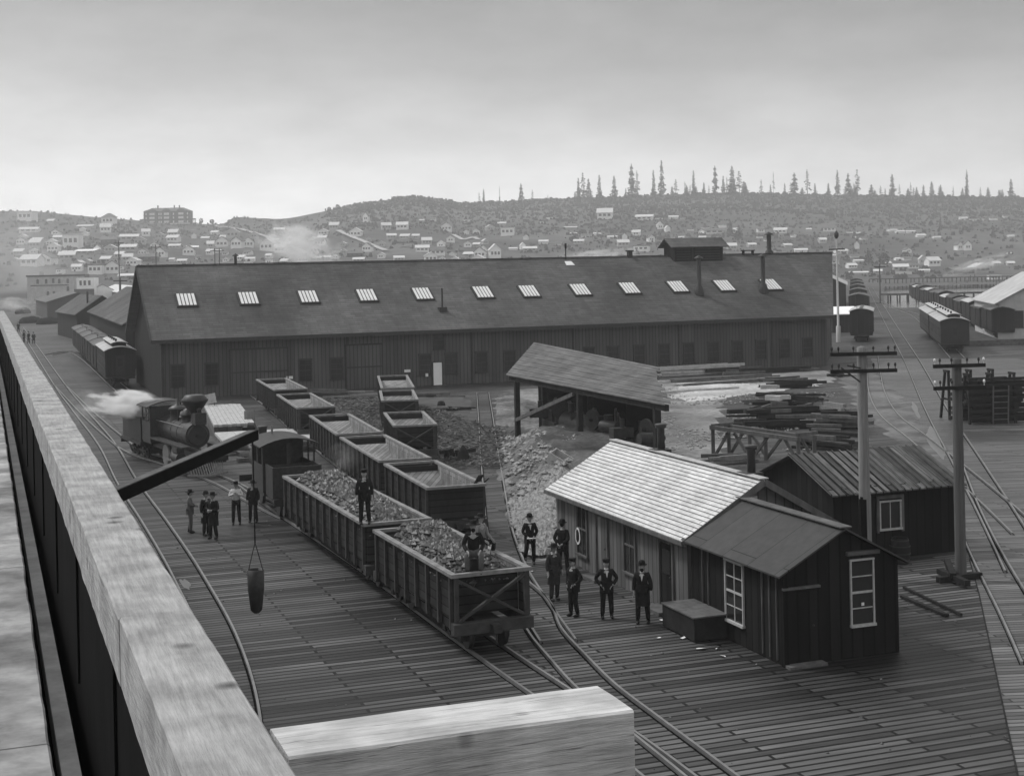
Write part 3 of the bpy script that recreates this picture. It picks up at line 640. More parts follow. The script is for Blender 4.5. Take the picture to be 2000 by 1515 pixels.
# ring emblem in the far window
b, z, o = win[0]; mb = MB(); n = 28
zz = onside(1131, 1046)[1]; bb = onside(1131, 1046)[0]; vs = []
for k in range(n):
    t = 2 * math.pi * k / n
    for r in (.75, 1.0): vs.append((-.06, bb + .21 * r * math.cos(t), zz + .3 * r * math.sin(t)))
mb.add(vs, [(2 * k, 2 * k + 1, (2 * k + 3) % (2 * n), (2 * k + 2) % (2 * n)) for k in range(n)]); mb.add([(v[0] + .02, v[1], v[2]) for v in vs], [((2 * k + 2) % (2 * n), (2 * k + 3) % (2 * n), 2 * k + 1, 2 * k) for k in range(n)])
mb.obj('ring_emblem', 'white', o)
for x, y0, y1 in ((1176, 1012, 1135), (1302, 1062, 1185)):
    b0, z0 = onside(x, y0); mb = MB(); mb.box(-.02, .0, b0 - .42, b0 + .42, .12, 2.02); d = mb.obj('door', 'cabinwall' if x < 1200 else 'shedwall', cb)
    mb = MB(); mb.box(-.07, -.0, b0 + .42, b0 + .52, .1, 2.1); mb.box(-.07, -.0, b0 - .52, b0 - .42, .1, 2.1); mb.box(-.1, -.0, b0 - .6, b0 + .6, 2.1, 2.2); mb.obj('frame', 'wood', d)
    mb = MB(); mb.box(-.6, -.02, b0 - .6, b0 + .6, -.02, .1); mb.obj('doorstep', 'wood', d)
    mb = MB(); mb.sphere((-.07, b0 - .33, 1.05), .035); mb.obj('handle', 'iron2', d)
    if x > 1200: mb = MB(); mb.box(-.035, -.022, b0 - .25, b0 + .25, 1.1, 1.85); mb.obj('door_window', 'glass', d)
mb = MB(); mb.box(CW / 2 - .9, CW / 2 - .1, -.05, -.0, CR - .95, CR - .45)
mb.obj('gable_board', 'palewood', cb, 'pale boarding under the gable peak')
# ---- dark shed built against the cabin
sh = thing('shed', 'dark board shed with a tarred roof in front of the shingled cabin', 'shed', W(19.4, 32.93), T)
DW, DL, DE, DR = 3.5, 5.25, 2.5, 3.44
mb = MB(); mb.box(0, DW, 0, DL, -.05, DE); mb.poly([(0, 0, DE), (DW, 0, DE), (DW / 2, 0, DR)], .03, (0, -1, 0)); mb.obj('wall', 'shedwall', sh)
k = (DR - DE) / (DW / 2); ov = .28; mb = MB()
for a in (-ov, DW + ov): mb.poly([(a, -.25, DE - k * ov + .07), (a, DL + .12, DE - k * ov + .07), (DW / 2, DL + .12, DR + .07), (DW / 2, -.25, DR + .07)], .05, (0, 0, 1))
rf = mb.obj('roof', 'shedroof', sh)
mb = MB(); mb.bar((DW / 2 + .0, -.27, DR + .095), (DW / 2, DL + .12, DR + .095), .34, .035); mb.obj('ridge_board', 'wood', rf)
def onfront(x, y):
    q = hit(x, y, W(20, 32.93), Vector((-math.sin(T), math.cos(T), 0))); a, b = AB(q); return a - 19.4, q.z
def onsideS(x, y):
    q = hit(x, y, W(19.4, 35), Vector((math.cos(T), math.sin(T), 0))); a, b = AB(q); return b - 32.93, q.z
b0, z0 = onsideS(1436, 1090); b1, z1 = onsideS(1436, 1222); window(sh, (0, (b0 + b1) / 2, (z0 + z1) / 2), .95, 1.62, 'y', 2, 4, fm='frame', fw=.045)
a0, z0 = onfront(1683, 1088); a1, z1 = onfront(1683, 1222); window(sh, ((a0 + a1) / 2, 0, (z0 + z1) / 2), .66, 1.68, 'x', 1, 4, fm='frame', fw=.04)
mb = MB(); mb.box(a0 - .06, a0 + .02, -.045, -.03, z1 + .55, z1 + .63); mb.obj('paper_note', 'paper', sh)
mb = MB(); mb.box(a0 - .5, a0 + .5, -.11, 0, z0 + .09, z0 + .19); mb.obj('drip_board', 'wood', sh)
a0, z0 = onfront(1525, 1125); a1, z1 = onfront(1592, 1125)
mb = MB(); mb.box(a0 + .1, a1, -.035, 0, .14, 1.95); d = mb.obj('door', 'shedwall', sh)
mb = MB(); mb.box(a0 + .02, a1 + .1, -.1, 0, 2.0, 2.06); mb.obj('lintel', 'wood', d); mb = MB(); mb.box(a0 + .05, a1 + .15, -.3, 0, .0, .07); mb.obj('doorstep', 'wood', d)
mb = MB(); mb.sphere((a1 - .12, -.07, 1.02), .03); mb.obj('handle', 'iron2', d)
for yy in (.35, .72, 1.1, DL - 1.1, DL - .75): mb = MB(); mb.box(-.045, 0, yy - .012, yy + .012, .1, DE - .12); mb.obj('batten', 'wood', sh)
mb = MB(); mb.box(-.05, .1, -.05, .1, 0, DE - .02); mb.obj('corner_board', 'shedwall', sh)
# ---- hut with the plank roof behind the poles
hb = W(27.55, 43.3); hut = thing('hut', 'low dark hut with a plank roof and a small white framed window, behind the poles', 'hut', hb, T)
W_, D_, E_, R_ = 5.0, 4.8, 2.5, 3.45
mb = MB(); mb.box(0, W_, 0, D_, -.05, E_)
for x, q in ((0, -1), (W_, 1)): mb.poly([(x, 0, E_), (x, D_, E_), (x, D_ / 2, R_)], .03, (q, 0, 0))
mb.obj('wall', 'shedwall', hut)
k = (R_ - E_) / (D_ / 2); ov = .35; mb = MB()
for a in (-ov, D_ + ov): mb.poly([(-.3, a, E_ - k * ov + .07), (W_ + .3, a, E_ - k * ov + .07), (W_ + .3, D_ / 2, R_ + .07), (-.3, D_ / 2, R_ + .07)], .05, (0, 0, 1))
rf = mb.obj('roof', 'hutroof', hut)
mb = MB(); x = -.3
rnd = random.Random(5)
while x < W_ + .25:
    e_ = rnd.uniform(-.05, .05); mb.bar((x, -ov - .02 + e_, E_ - k * ov + .1), (x, D_ / 2 + rnd.uniform(-.02, .1), R_ + .105), .07, .03); x += .3 + rnd.uniform(-.03, .03)
mb.obj('batten', 'hutroof', rf)
q = hit(1738, 1005, hb, Vector((-math.sin(T), math.cos(T), 0))); l = local(hb, T, q); window(hut, (l.x, 0, l.z), .8, .92, 'x', 2, 1, fm='frame', fw=.05)
mb = MB(); mb.box(l.x - .56, l.x - .46, -.06, 0, l.z - .6, l.z + .7); mb.box(l.x + .46, l.x + .56, -.06, 0, l.z - .6, l.z + .7); mb.box(l.x - .56, l.x + .56, -.065, 0, l.z + .58, l.z + .7); mb.obj('window_trim', 'wood', hut)
# ---- open canopy over scrap machinery
c0 = W(29.5, 60.2, 4.0); c1 = W(29.5, 82.0, 4.0); c2 = W(32.6, 85.2, 5.7); c3 = W(32.5, 67.6, 5.2)
cn = thing('canopy', 'open board roofed canopy on posts sheltering old machinery on the rubble bank', 'open shed', (c0 + c1) / 2 * Vector((1, 1, 0)) if False else Vector((c0.x, c0.y, 0)), T)
lc = lambda p: local(Vector((c0.x, c0.y, 0)), T, p)
A_, B_, C_, D4 = lc(c1), lc(c0), lc(c3), lc(c2)
mb = MB(); rows = 16
for i in range(rows):
    t0, t1 = i / rows, (i + 1) / rows - .008
    jit = lambda: rnd.uniform(-.2, .55)
    p0 = A_.lerp(D4, t0); p1 = B_.lerp(C_, t0) ; p2 = B_.lerp(C_, t1); p3 = A_.lerp(D4, t1); dj = Vector((0, -jit(), 0)); 
    up = Vector((0, 0, .012 * (i % 2)))
    mb.poly([p1 + dj + up, p0 + up, p3 + up, p2 + dj + up], .05, (0, 0, 1))
m_ = mat('canopy_boards_row', .12, .9, .55, 1.5, (9, .3, 1), .4, big=.2, bigscale=.6)
M['canrow'] = m_
mb.obj('roof', 'canrow', cn)
def post(p, z1, w_=.28, m='darkwood'): mb = MB(); mb.box(p[0] - w_ / 2, p[0] + w_ / 2, p[1] - w_ / 2, p[1] + w_ / 2, -.1, z1); mb.obj('post', m, cn)
for p, z1 in (((.25, 20.6), 3.9), ((.25, 11), 3.9), ((.25, 1.6), 3.9), ((2.9, 23.0), 5.2), ((2.8, 9.0), 4.9), ((2.8, 15.5), 5.0)): post(p, z1)
mb = MB(); mb.bar((.22, .4, 3.8), (.22, 21.6, 3.8), .2, .3); mb.obj('eave_beam', 'darkwood', cn)
mb = MB(); mb.bar((.1, 20.4, 1.4), (.1, 11.5, 3.6), .12, .2); mb.obj('brace', 'wood', cn)
mb = MB(); mb.bar((.15, 1.5, 3.68), (2.7, 6.6, 4.75), .12, .25); mb.bar((.3, 20.6, 3.8), (2.9, 23.0, 5.2), .12, .25); mb.obj('rafter', 'darkwood', cn)
for k in range(9):
    yy = 2 + k * 2.3; mb = MB(); mb.bar((.2, yy, 3.9), (2.9, yy + 5 - yy * .1, 4.95 + yy * .015), .1, .14); mb.obj('rafter', 'darkwood', cn)
mb = MB(); mb.box(3.3, 3.36, 8.5, 25.0, .2, 4.4); mb.obj('added_dark_back', 'creosote', cn)  # black boards added so the canopy interior goes dark
mb = MB(); mb.box(.3, 3.2, 1.2, 1.26, .2, 2.0) if 0 else mb.box(1.2, 3.2, 7.2, 7.26, .2, 3.6); mb.obj('added_dark_end', 'creosote', cn)  # black end board, added with the back to darken the interior
# machinery under it
def machine(loc, rot, label, kind):
    t = thing('old_machine', label, 'machinery', loc, rot); mb = MB()
    if kind == 0:
        mb.box(-1.2, 1.2, -.4, .4, .0, .5); mb.box(-.5, .9, -.3, .3, .5, 1.1); mb.tube((-.9, 0, .5), (-.9, 0, 1.6), .25); mb.obj('bed', 'iron2', t)
        for x in (-1.3, 1.1):
            f = MB(); f.tube((x, -.55, 1.0), (x, -.45, 1.0), .75, n=24); wl = f.obj('flywheel', 'iron2', t)
            f = MB(); f.tube((x, -.62, 1.0), (x, -.56, 1.0), .16, n=12)
            for q in range(6): a = q * math.pi / 3; f.bar((x, -.58, 1.0), (x + .6 * math.cos(a), -.58, 1.0 + .6 * math.sin(a)), .06, .05, (0, 1, 0))
            f.obj('hub', 'rail', wl)
    else:
        mb.tube((-1.4, 0, .8), (1.4, 0, .8), .6, n=20); mb.tube((.8, 0, 1.3), (.8, 0, 1.9), .2); mb.obj('boiler_drum', 'iron2', t)
        f = MB(); f.box(-1.2, -.9, -.5, .5, 0, .4); f.box(.9, 1.2, -.5, .5, 0, .4); f.obj('saddle', 'darkwood', t)
machine(W(31.0, 78.0, 1.0), T + 1.5, 'old flywheel engine under the canopy near its left post', 0)
machine(W(31.5, 71.5, .9), T + 1.2, 'old flywheel engine under the middle of the canopy', 0)
machine(W(31.2, 75.0, .8), T + 1.57, 'rusty drum lying between the flywheel engines under the canopy', 1)
machine(W(31.4, 66.5, .6), T + 1.4, 'rusty drum on timber saddles under the right end of the canopy', 1)
# ------------------------------------------------------------------ the trestle parapet the camera looks over
HP = 1.38; zt = H - HP
def wob(mb, amp=.004):
    mb.v = [tuple(Vector(v) + Vector((mnoise.noise(Vector(v) * 3.1), mnoise.noise(Vector(v) * 2.7 + Vector((5, 0, 0))), mnoise.noise(Vector(v) * 3.3 + Vector((0, 9, 0))))) * amp) for v in mb.v]
def timber(x0, x1, y0, y1, z0, z1, step=.08, amp=.006, bev=.012, ends=True):
    """a sawn beam along local y with rounded, slightly uneven arrises"""
    mb = MB(); n = max(2, int((y1 - y0) / step)); rw = []
    pr = [(x0 + bev, z0), (x1 - bev, z0), (x1, z0 + bev), (x1, z1 - bev), (x1 - bev, z1), ((x0 + x1) / 2, z1), (x0 + bev, z1), (x0, z1 - bev), (x0, z0 + bev)]; m = len(pr)
    vs = []
    for i in range(n + 1):
        y = y0 + (y1 - y0) * i / n
        for k, (x, z) in enumerate(pr):
            nn = mnoise.noise(Vector((x * 5, y * 2.2, z * 5))); n2 = mnoise.noise(Vector((x * 9 + 7, y * 6, z * 9)))
            vs.append((x + amp * nn + amp * .6 * n2, y, z + amp * .9 * nn + (amp * .5 * n2 if z > z0 + bev * 2 else 0)))
    fs = [(i * m + k, i * m + (k + 1) % m, (i + 1) * m + (k + 1) % m, (i + 1) * m + k) for i in range(n) for k in range(m)]
    fs = [tuple(reversed(f)) for f in fs]
    fs += [tuple(range(m)), tuple(n * m + k for k in range(m - 1, -1, -1))]
    mb.add(vs, fs, False); return mb
par = thing('parapet', 'broad pale square timber parapet receding from the lower centre along the left edge', 'parapet', (0, 0, 0), T)
tb = timber(.49, .78, -3.0, 6.0, zt - .29, zt, .05, .003, .008); tb.obj('top_timber', 'beamtop', par)
tb = timber(.487, .783, 6.01, 22.0, zt - .29, zt - .002, .1, .004, .01); tb.obj('top_timber', 'beamtop', par)
tb = timber(.50, .775, 22.01, 60.0, zt - .29, zt - .004, .3, .006); tb.obj('top_timber', 'beamtop', par)
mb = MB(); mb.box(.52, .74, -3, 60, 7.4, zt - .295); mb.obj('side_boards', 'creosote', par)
for k in range(22): mb = MB(); y = 1.2 + k * 2.7; mb.box(.505, .518, y, y + .2, 8.08, zt - .3); mb.obj('stay', 'creosote', par)
cs = thing('cross_timber', 'short square timber butting against the parapet at the lower centre', 'timber', (0, 0, 0), T)
tb = timber(0, .29, -1.075, 0, zt - .36, zt - .003, .04, .003, .007)
R90 = Matrix.Rotation(math.pi / 2, 4, 'Z'); tb.v = [tuple(Vector((.79, 4.08, 0)) + (R90 @ Vector(v))) for v in tb.v]
tb.obj('timber', 'beamcross', cs)
tr = thing('coal_trestle', 'high plank walkway and creosoted trestle under the parapet at the left edge', 'trestle', (0, 0, 0), T)
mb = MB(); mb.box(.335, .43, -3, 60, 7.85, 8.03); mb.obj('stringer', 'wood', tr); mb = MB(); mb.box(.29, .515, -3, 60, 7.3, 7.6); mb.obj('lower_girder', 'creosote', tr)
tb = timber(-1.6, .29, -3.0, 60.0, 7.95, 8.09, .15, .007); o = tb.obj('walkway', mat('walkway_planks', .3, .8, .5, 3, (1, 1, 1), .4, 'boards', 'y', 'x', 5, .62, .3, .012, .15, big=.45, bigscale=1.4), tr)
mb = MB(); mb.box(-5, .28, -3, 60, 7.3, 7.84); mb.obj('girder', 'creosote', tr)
for k in range(16):
    y = -2 + k * 4
    for x in (-4.4, -2.2, .3): mb = MB(); mb.box(x - .15, x + .15, y - .15, y + .15, -.1, 7.3); mb.obj('post', 'creosote', tr)
    mb = MB(); mb.bar((-4.6, y, .6), (.4, y, 7.0), .08, .25); mb.obj('brace', 'creosote', tr)
# loading boom sticking out over the left tracks with its rope and bucket
b0 = AB(D(190, 985, 21.3)); p0 = D(170, 992, 21.3); p1 = D(496, 849, 30)
bm = thing('boom', 'long square loading boom reaching out from the trestle over the left tracks', 'boom', (0, 0, 0), 0)
mb = MB(); q0 = p1 + (p0 - p1) * 1.35; mb.bar(q0, p1, .2, .2); mb.obj('spar', 'creosote', bm)
mb = MB(); dd = (p1 - p0).normalized(); up = Vector((0, 0, .107)); mb.bar(q0 + up, p1 + up, .16, .014); mb.obj('pale_top_strip', 'wood', bm)  # paler strip along the top edge of the boom
mb = MB(); mb.tube(p1 + Vector((-.12, 0, .16)), p1 + Vector((.02, 0, .16)), .1, n=14); mb.box(p1.x - .22, p1.x + .04, p1.y - .1, p1.y + .1, p1.z + .1, p1.z + .17); mb.obj('sheave', 'iron', bm)
mb = MB(); e_ = p1 + Vector((-.03, 0, -.1)); tp = Vector((e_.x + .005, e_.y, 4.95)); mb.tube(e_, tp, .016, n=6); mb.obj('rope', 'darkwood', bm)
bk = thing('hanging_bucket', 'dark narrow coal bucket hanging on the boom rope over the deck', 'bucket', (e_.x + .005, e_.y, 3.5), .4)
mb = MB(); mb.lathe([(.06, 0), (.12, .06), (.17, .5), (.18, .9), (.16, .9), (.14, .5), (.08, .08)], (0, 0, 0), n=18); mb.obj('pail', 'iron2', bk)
mb = MB(); mb.path([(-.17, 0, .8), (-.07, 0, 1.2), (0, 0, 1.45), (.07, 0, 1.2), (.17, 0, .8)], .01, 6); mb.obj('bail', 'iron2', bk)

rnd = random.Random(31)
for i in range(10):
    p = W(rnd.uniform(30.2, 32.0), 63.5 + i * 1.9, 1.7); t = thing('scrap_part', 'dark scrap machine part piled in the shade under the canopy', 'scrap', p, rnd.uniform(0, 3), 'scrap machine parts under the canopy'); mb = MB()
    if i % 3 == 0: mb.tube((-.6, 0, .35), (.6, 0, .35), .3, n=14); mb.tube((.6, 0, .35), (.75, 0, .35), .12, n=10)
    elif i % 3 == 1: mb.tube((0, -.08, .55), (0, .08, .55), .55, n=18); mb.tube((0, -.3, .55), (0, .3, .55), .08, n=8)
    else: mb.box(-.6, .5, -.3, .3, 0, .5); mb.tube((0, 0, .5), (0, 0, .95), .12, n=10)
    mb.obj('casting', 'iron2', t)
# ================================================================== ROLLING STOCK
def wheelset(par, x, gauge=NG, r=.33, m='iron'):
    mb = MB()
    for s in (-1, 1):
        mb.tube((x, s * (gauge / 2 - .03), r), (x, s * (gauge / 2 + .07), r), r, r, 20); mb.tube((x, s * (gauge / 2 - .06), r), (x, s * (gauge / 2 - .03), r), r + .035, r + .035, 20)
    mb.tube((x, -gauge / 2, r), (x, gauge / 2, r), .05, n=8); return mb.obj('wheelset', m, par)
def truck(par, x, gauge=NG, r=.33, half=.65):
    f = MB()
    for s in (-1, 1):
        f.bar((x - half - .25, s * (gauge / 2 + .18), r + .15), (x + half + .25, s * (gauge / 2 + .18), r + .15), .08, .08)
        f.bar((x - half - .25, s * (gauge / 2 + .18), r + .15), (x - half * .4, s * (gauge / 2 + .18), r - .12), .07, .05); f.bar((x + half + .25, s * (gauge / 2 + .18), r + .15), (x + half * .4, s * (gauge / 2 + .18), r - .12), .07, .05)
        f.box(x - half - .1, x - half + .1, s * (gauge / 2 + .1) - .04, s * (gauge / 2 + .22) + .04, r - .1, r + .12); f.box(x + half - .1, x + half + .1, s * (gauge / 2 + .1) - .04, s * (gauge / 2 + .22) + .04, r - .1, r + .12)
    f.box(x - .18, x + .18, -gauge / 2 - .2, gauge / 2 + .2, r, r + .22)
    o = f.obj('truck', 'iron2', par)
    for dx in (-half, half): wheelset(o, x + dx, gauge, r)
RZ = .10
def coal_car(p0, p1, label, load=False, xend=True, group='timber coal cars', width=2.15, zt_=2.2, tilt=0, seed=0, brokenend=False):
    """p0 = front end centre (towards the camera), p1 = back end centre, world xy."""
    p0 = Vector((p0[0], p0[1], 0)); p1 = Vector((p1[0], p1[1], 0)); d = p1 - p0; L = d.length; rot = math.atan2(d.y, d.x)
    c = thing('coal_car', label, 'coal car', (p0.x, p0.y, RZ), rot, group); hw = width / 2; zs = .62; zb = .92; zt = zt_ - RZ; rnd = random.Random(seed)
    f = MB()
    for s in (-1, 1): f.box(.0, L, s * (hw - .12) - .09, s * (hw - .12) + .09, zs, zs + .24)
    f.box(.18, L - .18, -.35, .35, zs - .02, zs + .2); f.obj('underframe', 'darkwood', c)
    for x in (0, L): 
        f = MB(); f.box(x - .14, x + .14, -hw - .08, hw + .08, zs - .06, zs + .25); o = f.obj('end_sill', 'carpost', c)
        g = MB(); sg = -1 if x == 0 else 1; g.box(min(x + sg * .14, x + sg * .42), max(x + sg * .14, x + sg * .42), -.12, .12, zs - .04, zs + .18); g.tube((x + sg * .3, 0, zs - .04), (x + sg * .3, 0, zs - .3), .03, n=8); g.obj('coupler', 'iron2', o)
    # side walls
    inset = .52 if L < 8.4 else .35
    for s in (-1, 1):
        g = MB(); y0, y1 = s * hw, s * (hw - .06); g.box(.0 + .12, L - .12, min(y0, y1), max(y0, y1), zb, zt); w_ = g.obj('side_wall', 'carwall', c)
        n = max(6, int(L / 1.05)); 
        for k in range(n + 1):
            x = .2 + (L - .4) * k / n; g = MB(); g.box(x - .055, x + .055, min(s * hw, s * (hw + .09)), max(s * hw, s * (hw + .09)), zs + .05, zt - .02); g.obj('stake', 'carpost', w_)
        g = MB(); g.box(.0, L, min(s * (hw - .08), s * (hw + .1)), max(s * (hw - .08), s * (hw + .1)), zt, zt + .09); g.obj('rim', 'carrim', w_)
        # V shaped belly of the hopper between the trucks
    for x, sg in ((.12 + (inset if xend else 0), 1), (L - .12 - inset, -1)):
        g = MB(); g.box(min(x, x + sg * .06), max(x, x + sg * .06), -hw + .06, hw - .06, zb - (.0), zt); g.obj('end_wall', 'carwall', c)
    for x in (0.04, L - .04):
        g = MB(); g.box(x - .08, x + .08, -hw - .1, hw + .1, zt, zt + .1); g.obj('end_rim', 'carrim', c)
        if xend or x > .1:
            sg = -1 if x < 1 else 1
            g = MB(); g.box(x - .05, x + .05, hw - .12, hw, zs + .2, zt); o = g.obj('corner_post', 'carpost', c); g = MB(); g.box(x - .05, x + .05, -hw, -hw + .12, zs + .2, zt); o = g.obj('corner_post', 'carpost', c)
            g = MB(); g.bar((x, -hw + .1, zs + .28), (x, hw - .1, zt - .08), .07, .12, (1, 0, 0)); g.bar((x + .03 * sg, hw - .1, zs + .28), (x + .03 * sg, -hw + .1, zt - .08), .07, .12, (1, 0, 0)); g.obj('cross_brace', 'carpost', c)
        elif x < .1:
            g = MB(); g.box(x - .0, x + .07, -hw + .05, hw - .05, zb, zt); g.obj('end_wall', 'carwall', c)
    # sloping floor
    g = MB(); xm0, xm1 = L * .32, L * .68
    xa, xb = (.75 if xend else .2), L - .75
    g.poly([(xa, -hw + .06, zt - .25), (xm0, -hw + .06, zb), (xm0, hw - .06, zb), (xa, hw - .06, zt - .25)], .05, (0, 0, 1))
    g.poly([(xm0, -hw + .06, zb), (xm1, -hw + .06, zb), (xm1, hw - .06, zb), (xm0, hw - .06, zb)], .05, (0, 0, 1))
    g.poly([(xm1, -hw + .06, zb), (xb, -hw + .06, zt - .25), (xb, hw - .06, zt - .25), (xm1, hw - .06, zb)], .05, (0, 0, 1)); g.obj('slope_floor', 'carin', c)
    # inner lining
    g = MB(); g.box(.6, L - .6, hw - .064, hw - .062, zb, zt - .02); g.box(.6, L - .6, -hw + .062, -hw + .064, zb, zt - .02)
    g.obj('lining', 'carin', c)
    g = MB(); g.poly([(xm0 - .4, -.5, .35), (xm1 + .4, -.5, .35), (xm1 + .4, .5, .35), (xm0 - .4, .5, .35)], .3, (0, 0, 1)); g.box(xm0, xm1, -.6, .6, .35, zb - .06); g.obj('hopper', 'darkwood', c)
    for x in (1.25, L - 1.25): truck(c, x)
    mb = MB(); mb.tube((-.03 if brokenend else .0, hw - .3, zt - .3), (-.03, hw - .3, zt - .3), .01, n=4) if 0 else None
    if load:
        z0 = zt - .22; g = MB(); nx, ny = int(L / .12), 18
        x0, x1 = .7 if xend else .12, L - .6
        for j in range(ny + 1):
            for i in range(nx + 1):
                x = x0 + (x1 - x0) * i / nx; y = (-hw + .07) + (2 * hw - .14) * j / ny
                e = min(1, (1 - abs(y) / hw) * 2.2) * min(1, (x - x0) / .8, (x1 - x) / .8)
                hump = .42 * math.exp(-((x - L * .8) / (L * .13)) ** 2) + .25 * math.exp(-((x - L * .35) / (L * .25)) ** 2)
                z = z0 - .1 + e * (.32 + hump) + .07 * mnoise.noise(Vector((x * 3, y * 3, seed))) + .05 * mnoise.noise(Vector((x * 9, y * 9, seed)))
                g.v.append((x, y, z))
        hz = list(g.v)
        for j in range(ny):
            for i in range(nx): a = j * (nx + 1) + i; g.f.append((a, a + 1, a + nx + 2, a + nx + 1)); g.sm.append(False)
        for k in range(int(330 * L)):
            v = rnd.choice(hz); chunk(g, (v[0] + rnd.uniform(-.06, .06), max(-hw + .12, min(hw - .12, v[1] + rnd.uniform(-.06, .06))), v[2] + .01), rnd.choice((.035, .05, .06, .08, .1, .13)), rnd, .8)
        g.sm = [False] * len(g.f)
        ld = g.obj('coal_load', 'coal'); ld.location = c.location; ld.rotation_euler = c.rotation_euler
        tag(ld, ('heap of lump coal filling the nearest coal car' if seed == 1 else 'heap of lump coal in the loaded car where a man stands'), 'coal load', kind='stuff')
    return c
def CC(a0, b0, a1, b1, *k, **kw):
    p, q = W(a0, b0), W(a1, b1); return coal_car(p, q, *k, **kw)
CC(12.85, 37.2, 12.65, 44.7, 'nearest loaded coal car, seated man on its front, cross braced end', True, True, seed=1)
CC(12.6, 45.75, 12.35, 57.9, 'longer loaded coal car coupled behind the nearest one, man standing on it', True, False, seed=2, zt_=2.22)
CC(16.7, 52.2, 17.0, 59.5, 'nearest empty coal car of the long row, with a broken plank at its front corner', False, False, seed=3)
CC(17.05, 60.5, 17.55, 69.9, 'second empty coal car of the long row, pale stained floor', False, False, seed=4)
CC(17.7, 71.2, 18.45, 81.2, 'third empty coal car of the long row, beside the small locomotive steam', False, False, seed=5)
CC(18.75, 86.0, 19.45, 96.1, 'fourth empty coal car of the long row, cross braced end showing', False, True, seed=6)
CC(20.0, 99.8, 20.6, 110.3, 'farthest empty coal car of the long row, by the shop door', False, False, seed=7)
CC(21.25, 73.3, 22.6, 80.3, 'nearest of the three short siding coal cars, big cross braced end', False, True, seed=8)
CC(24.4, 87.5, 26.2, 94.8, 'middle coal car on the short siding, cross braced end', False, True, seed=9)
CC(26.8, 96.6, 29.5, 107.8, 'rear coal car on the short siding near the shop wall', False, False, seed=10)
# broken plank leaning in the nearest empty
q = W(17.6, 53.0, 1.6); t = thing('loose_plank', 'broken plank sticking up from the front corner of the nearest empty coal car', 'plank', q, T)
mb = MB(); mb.bar((-.15, .3, -.1), (.25, -.35, .95), .3, .05); mb.obj('board', 'darkwood', t)
mb = MB(); mb.bar((.1, -.1, .35), (.55, -.35, .8), .22, .05); mb.obj('board', 'darkwood', t)
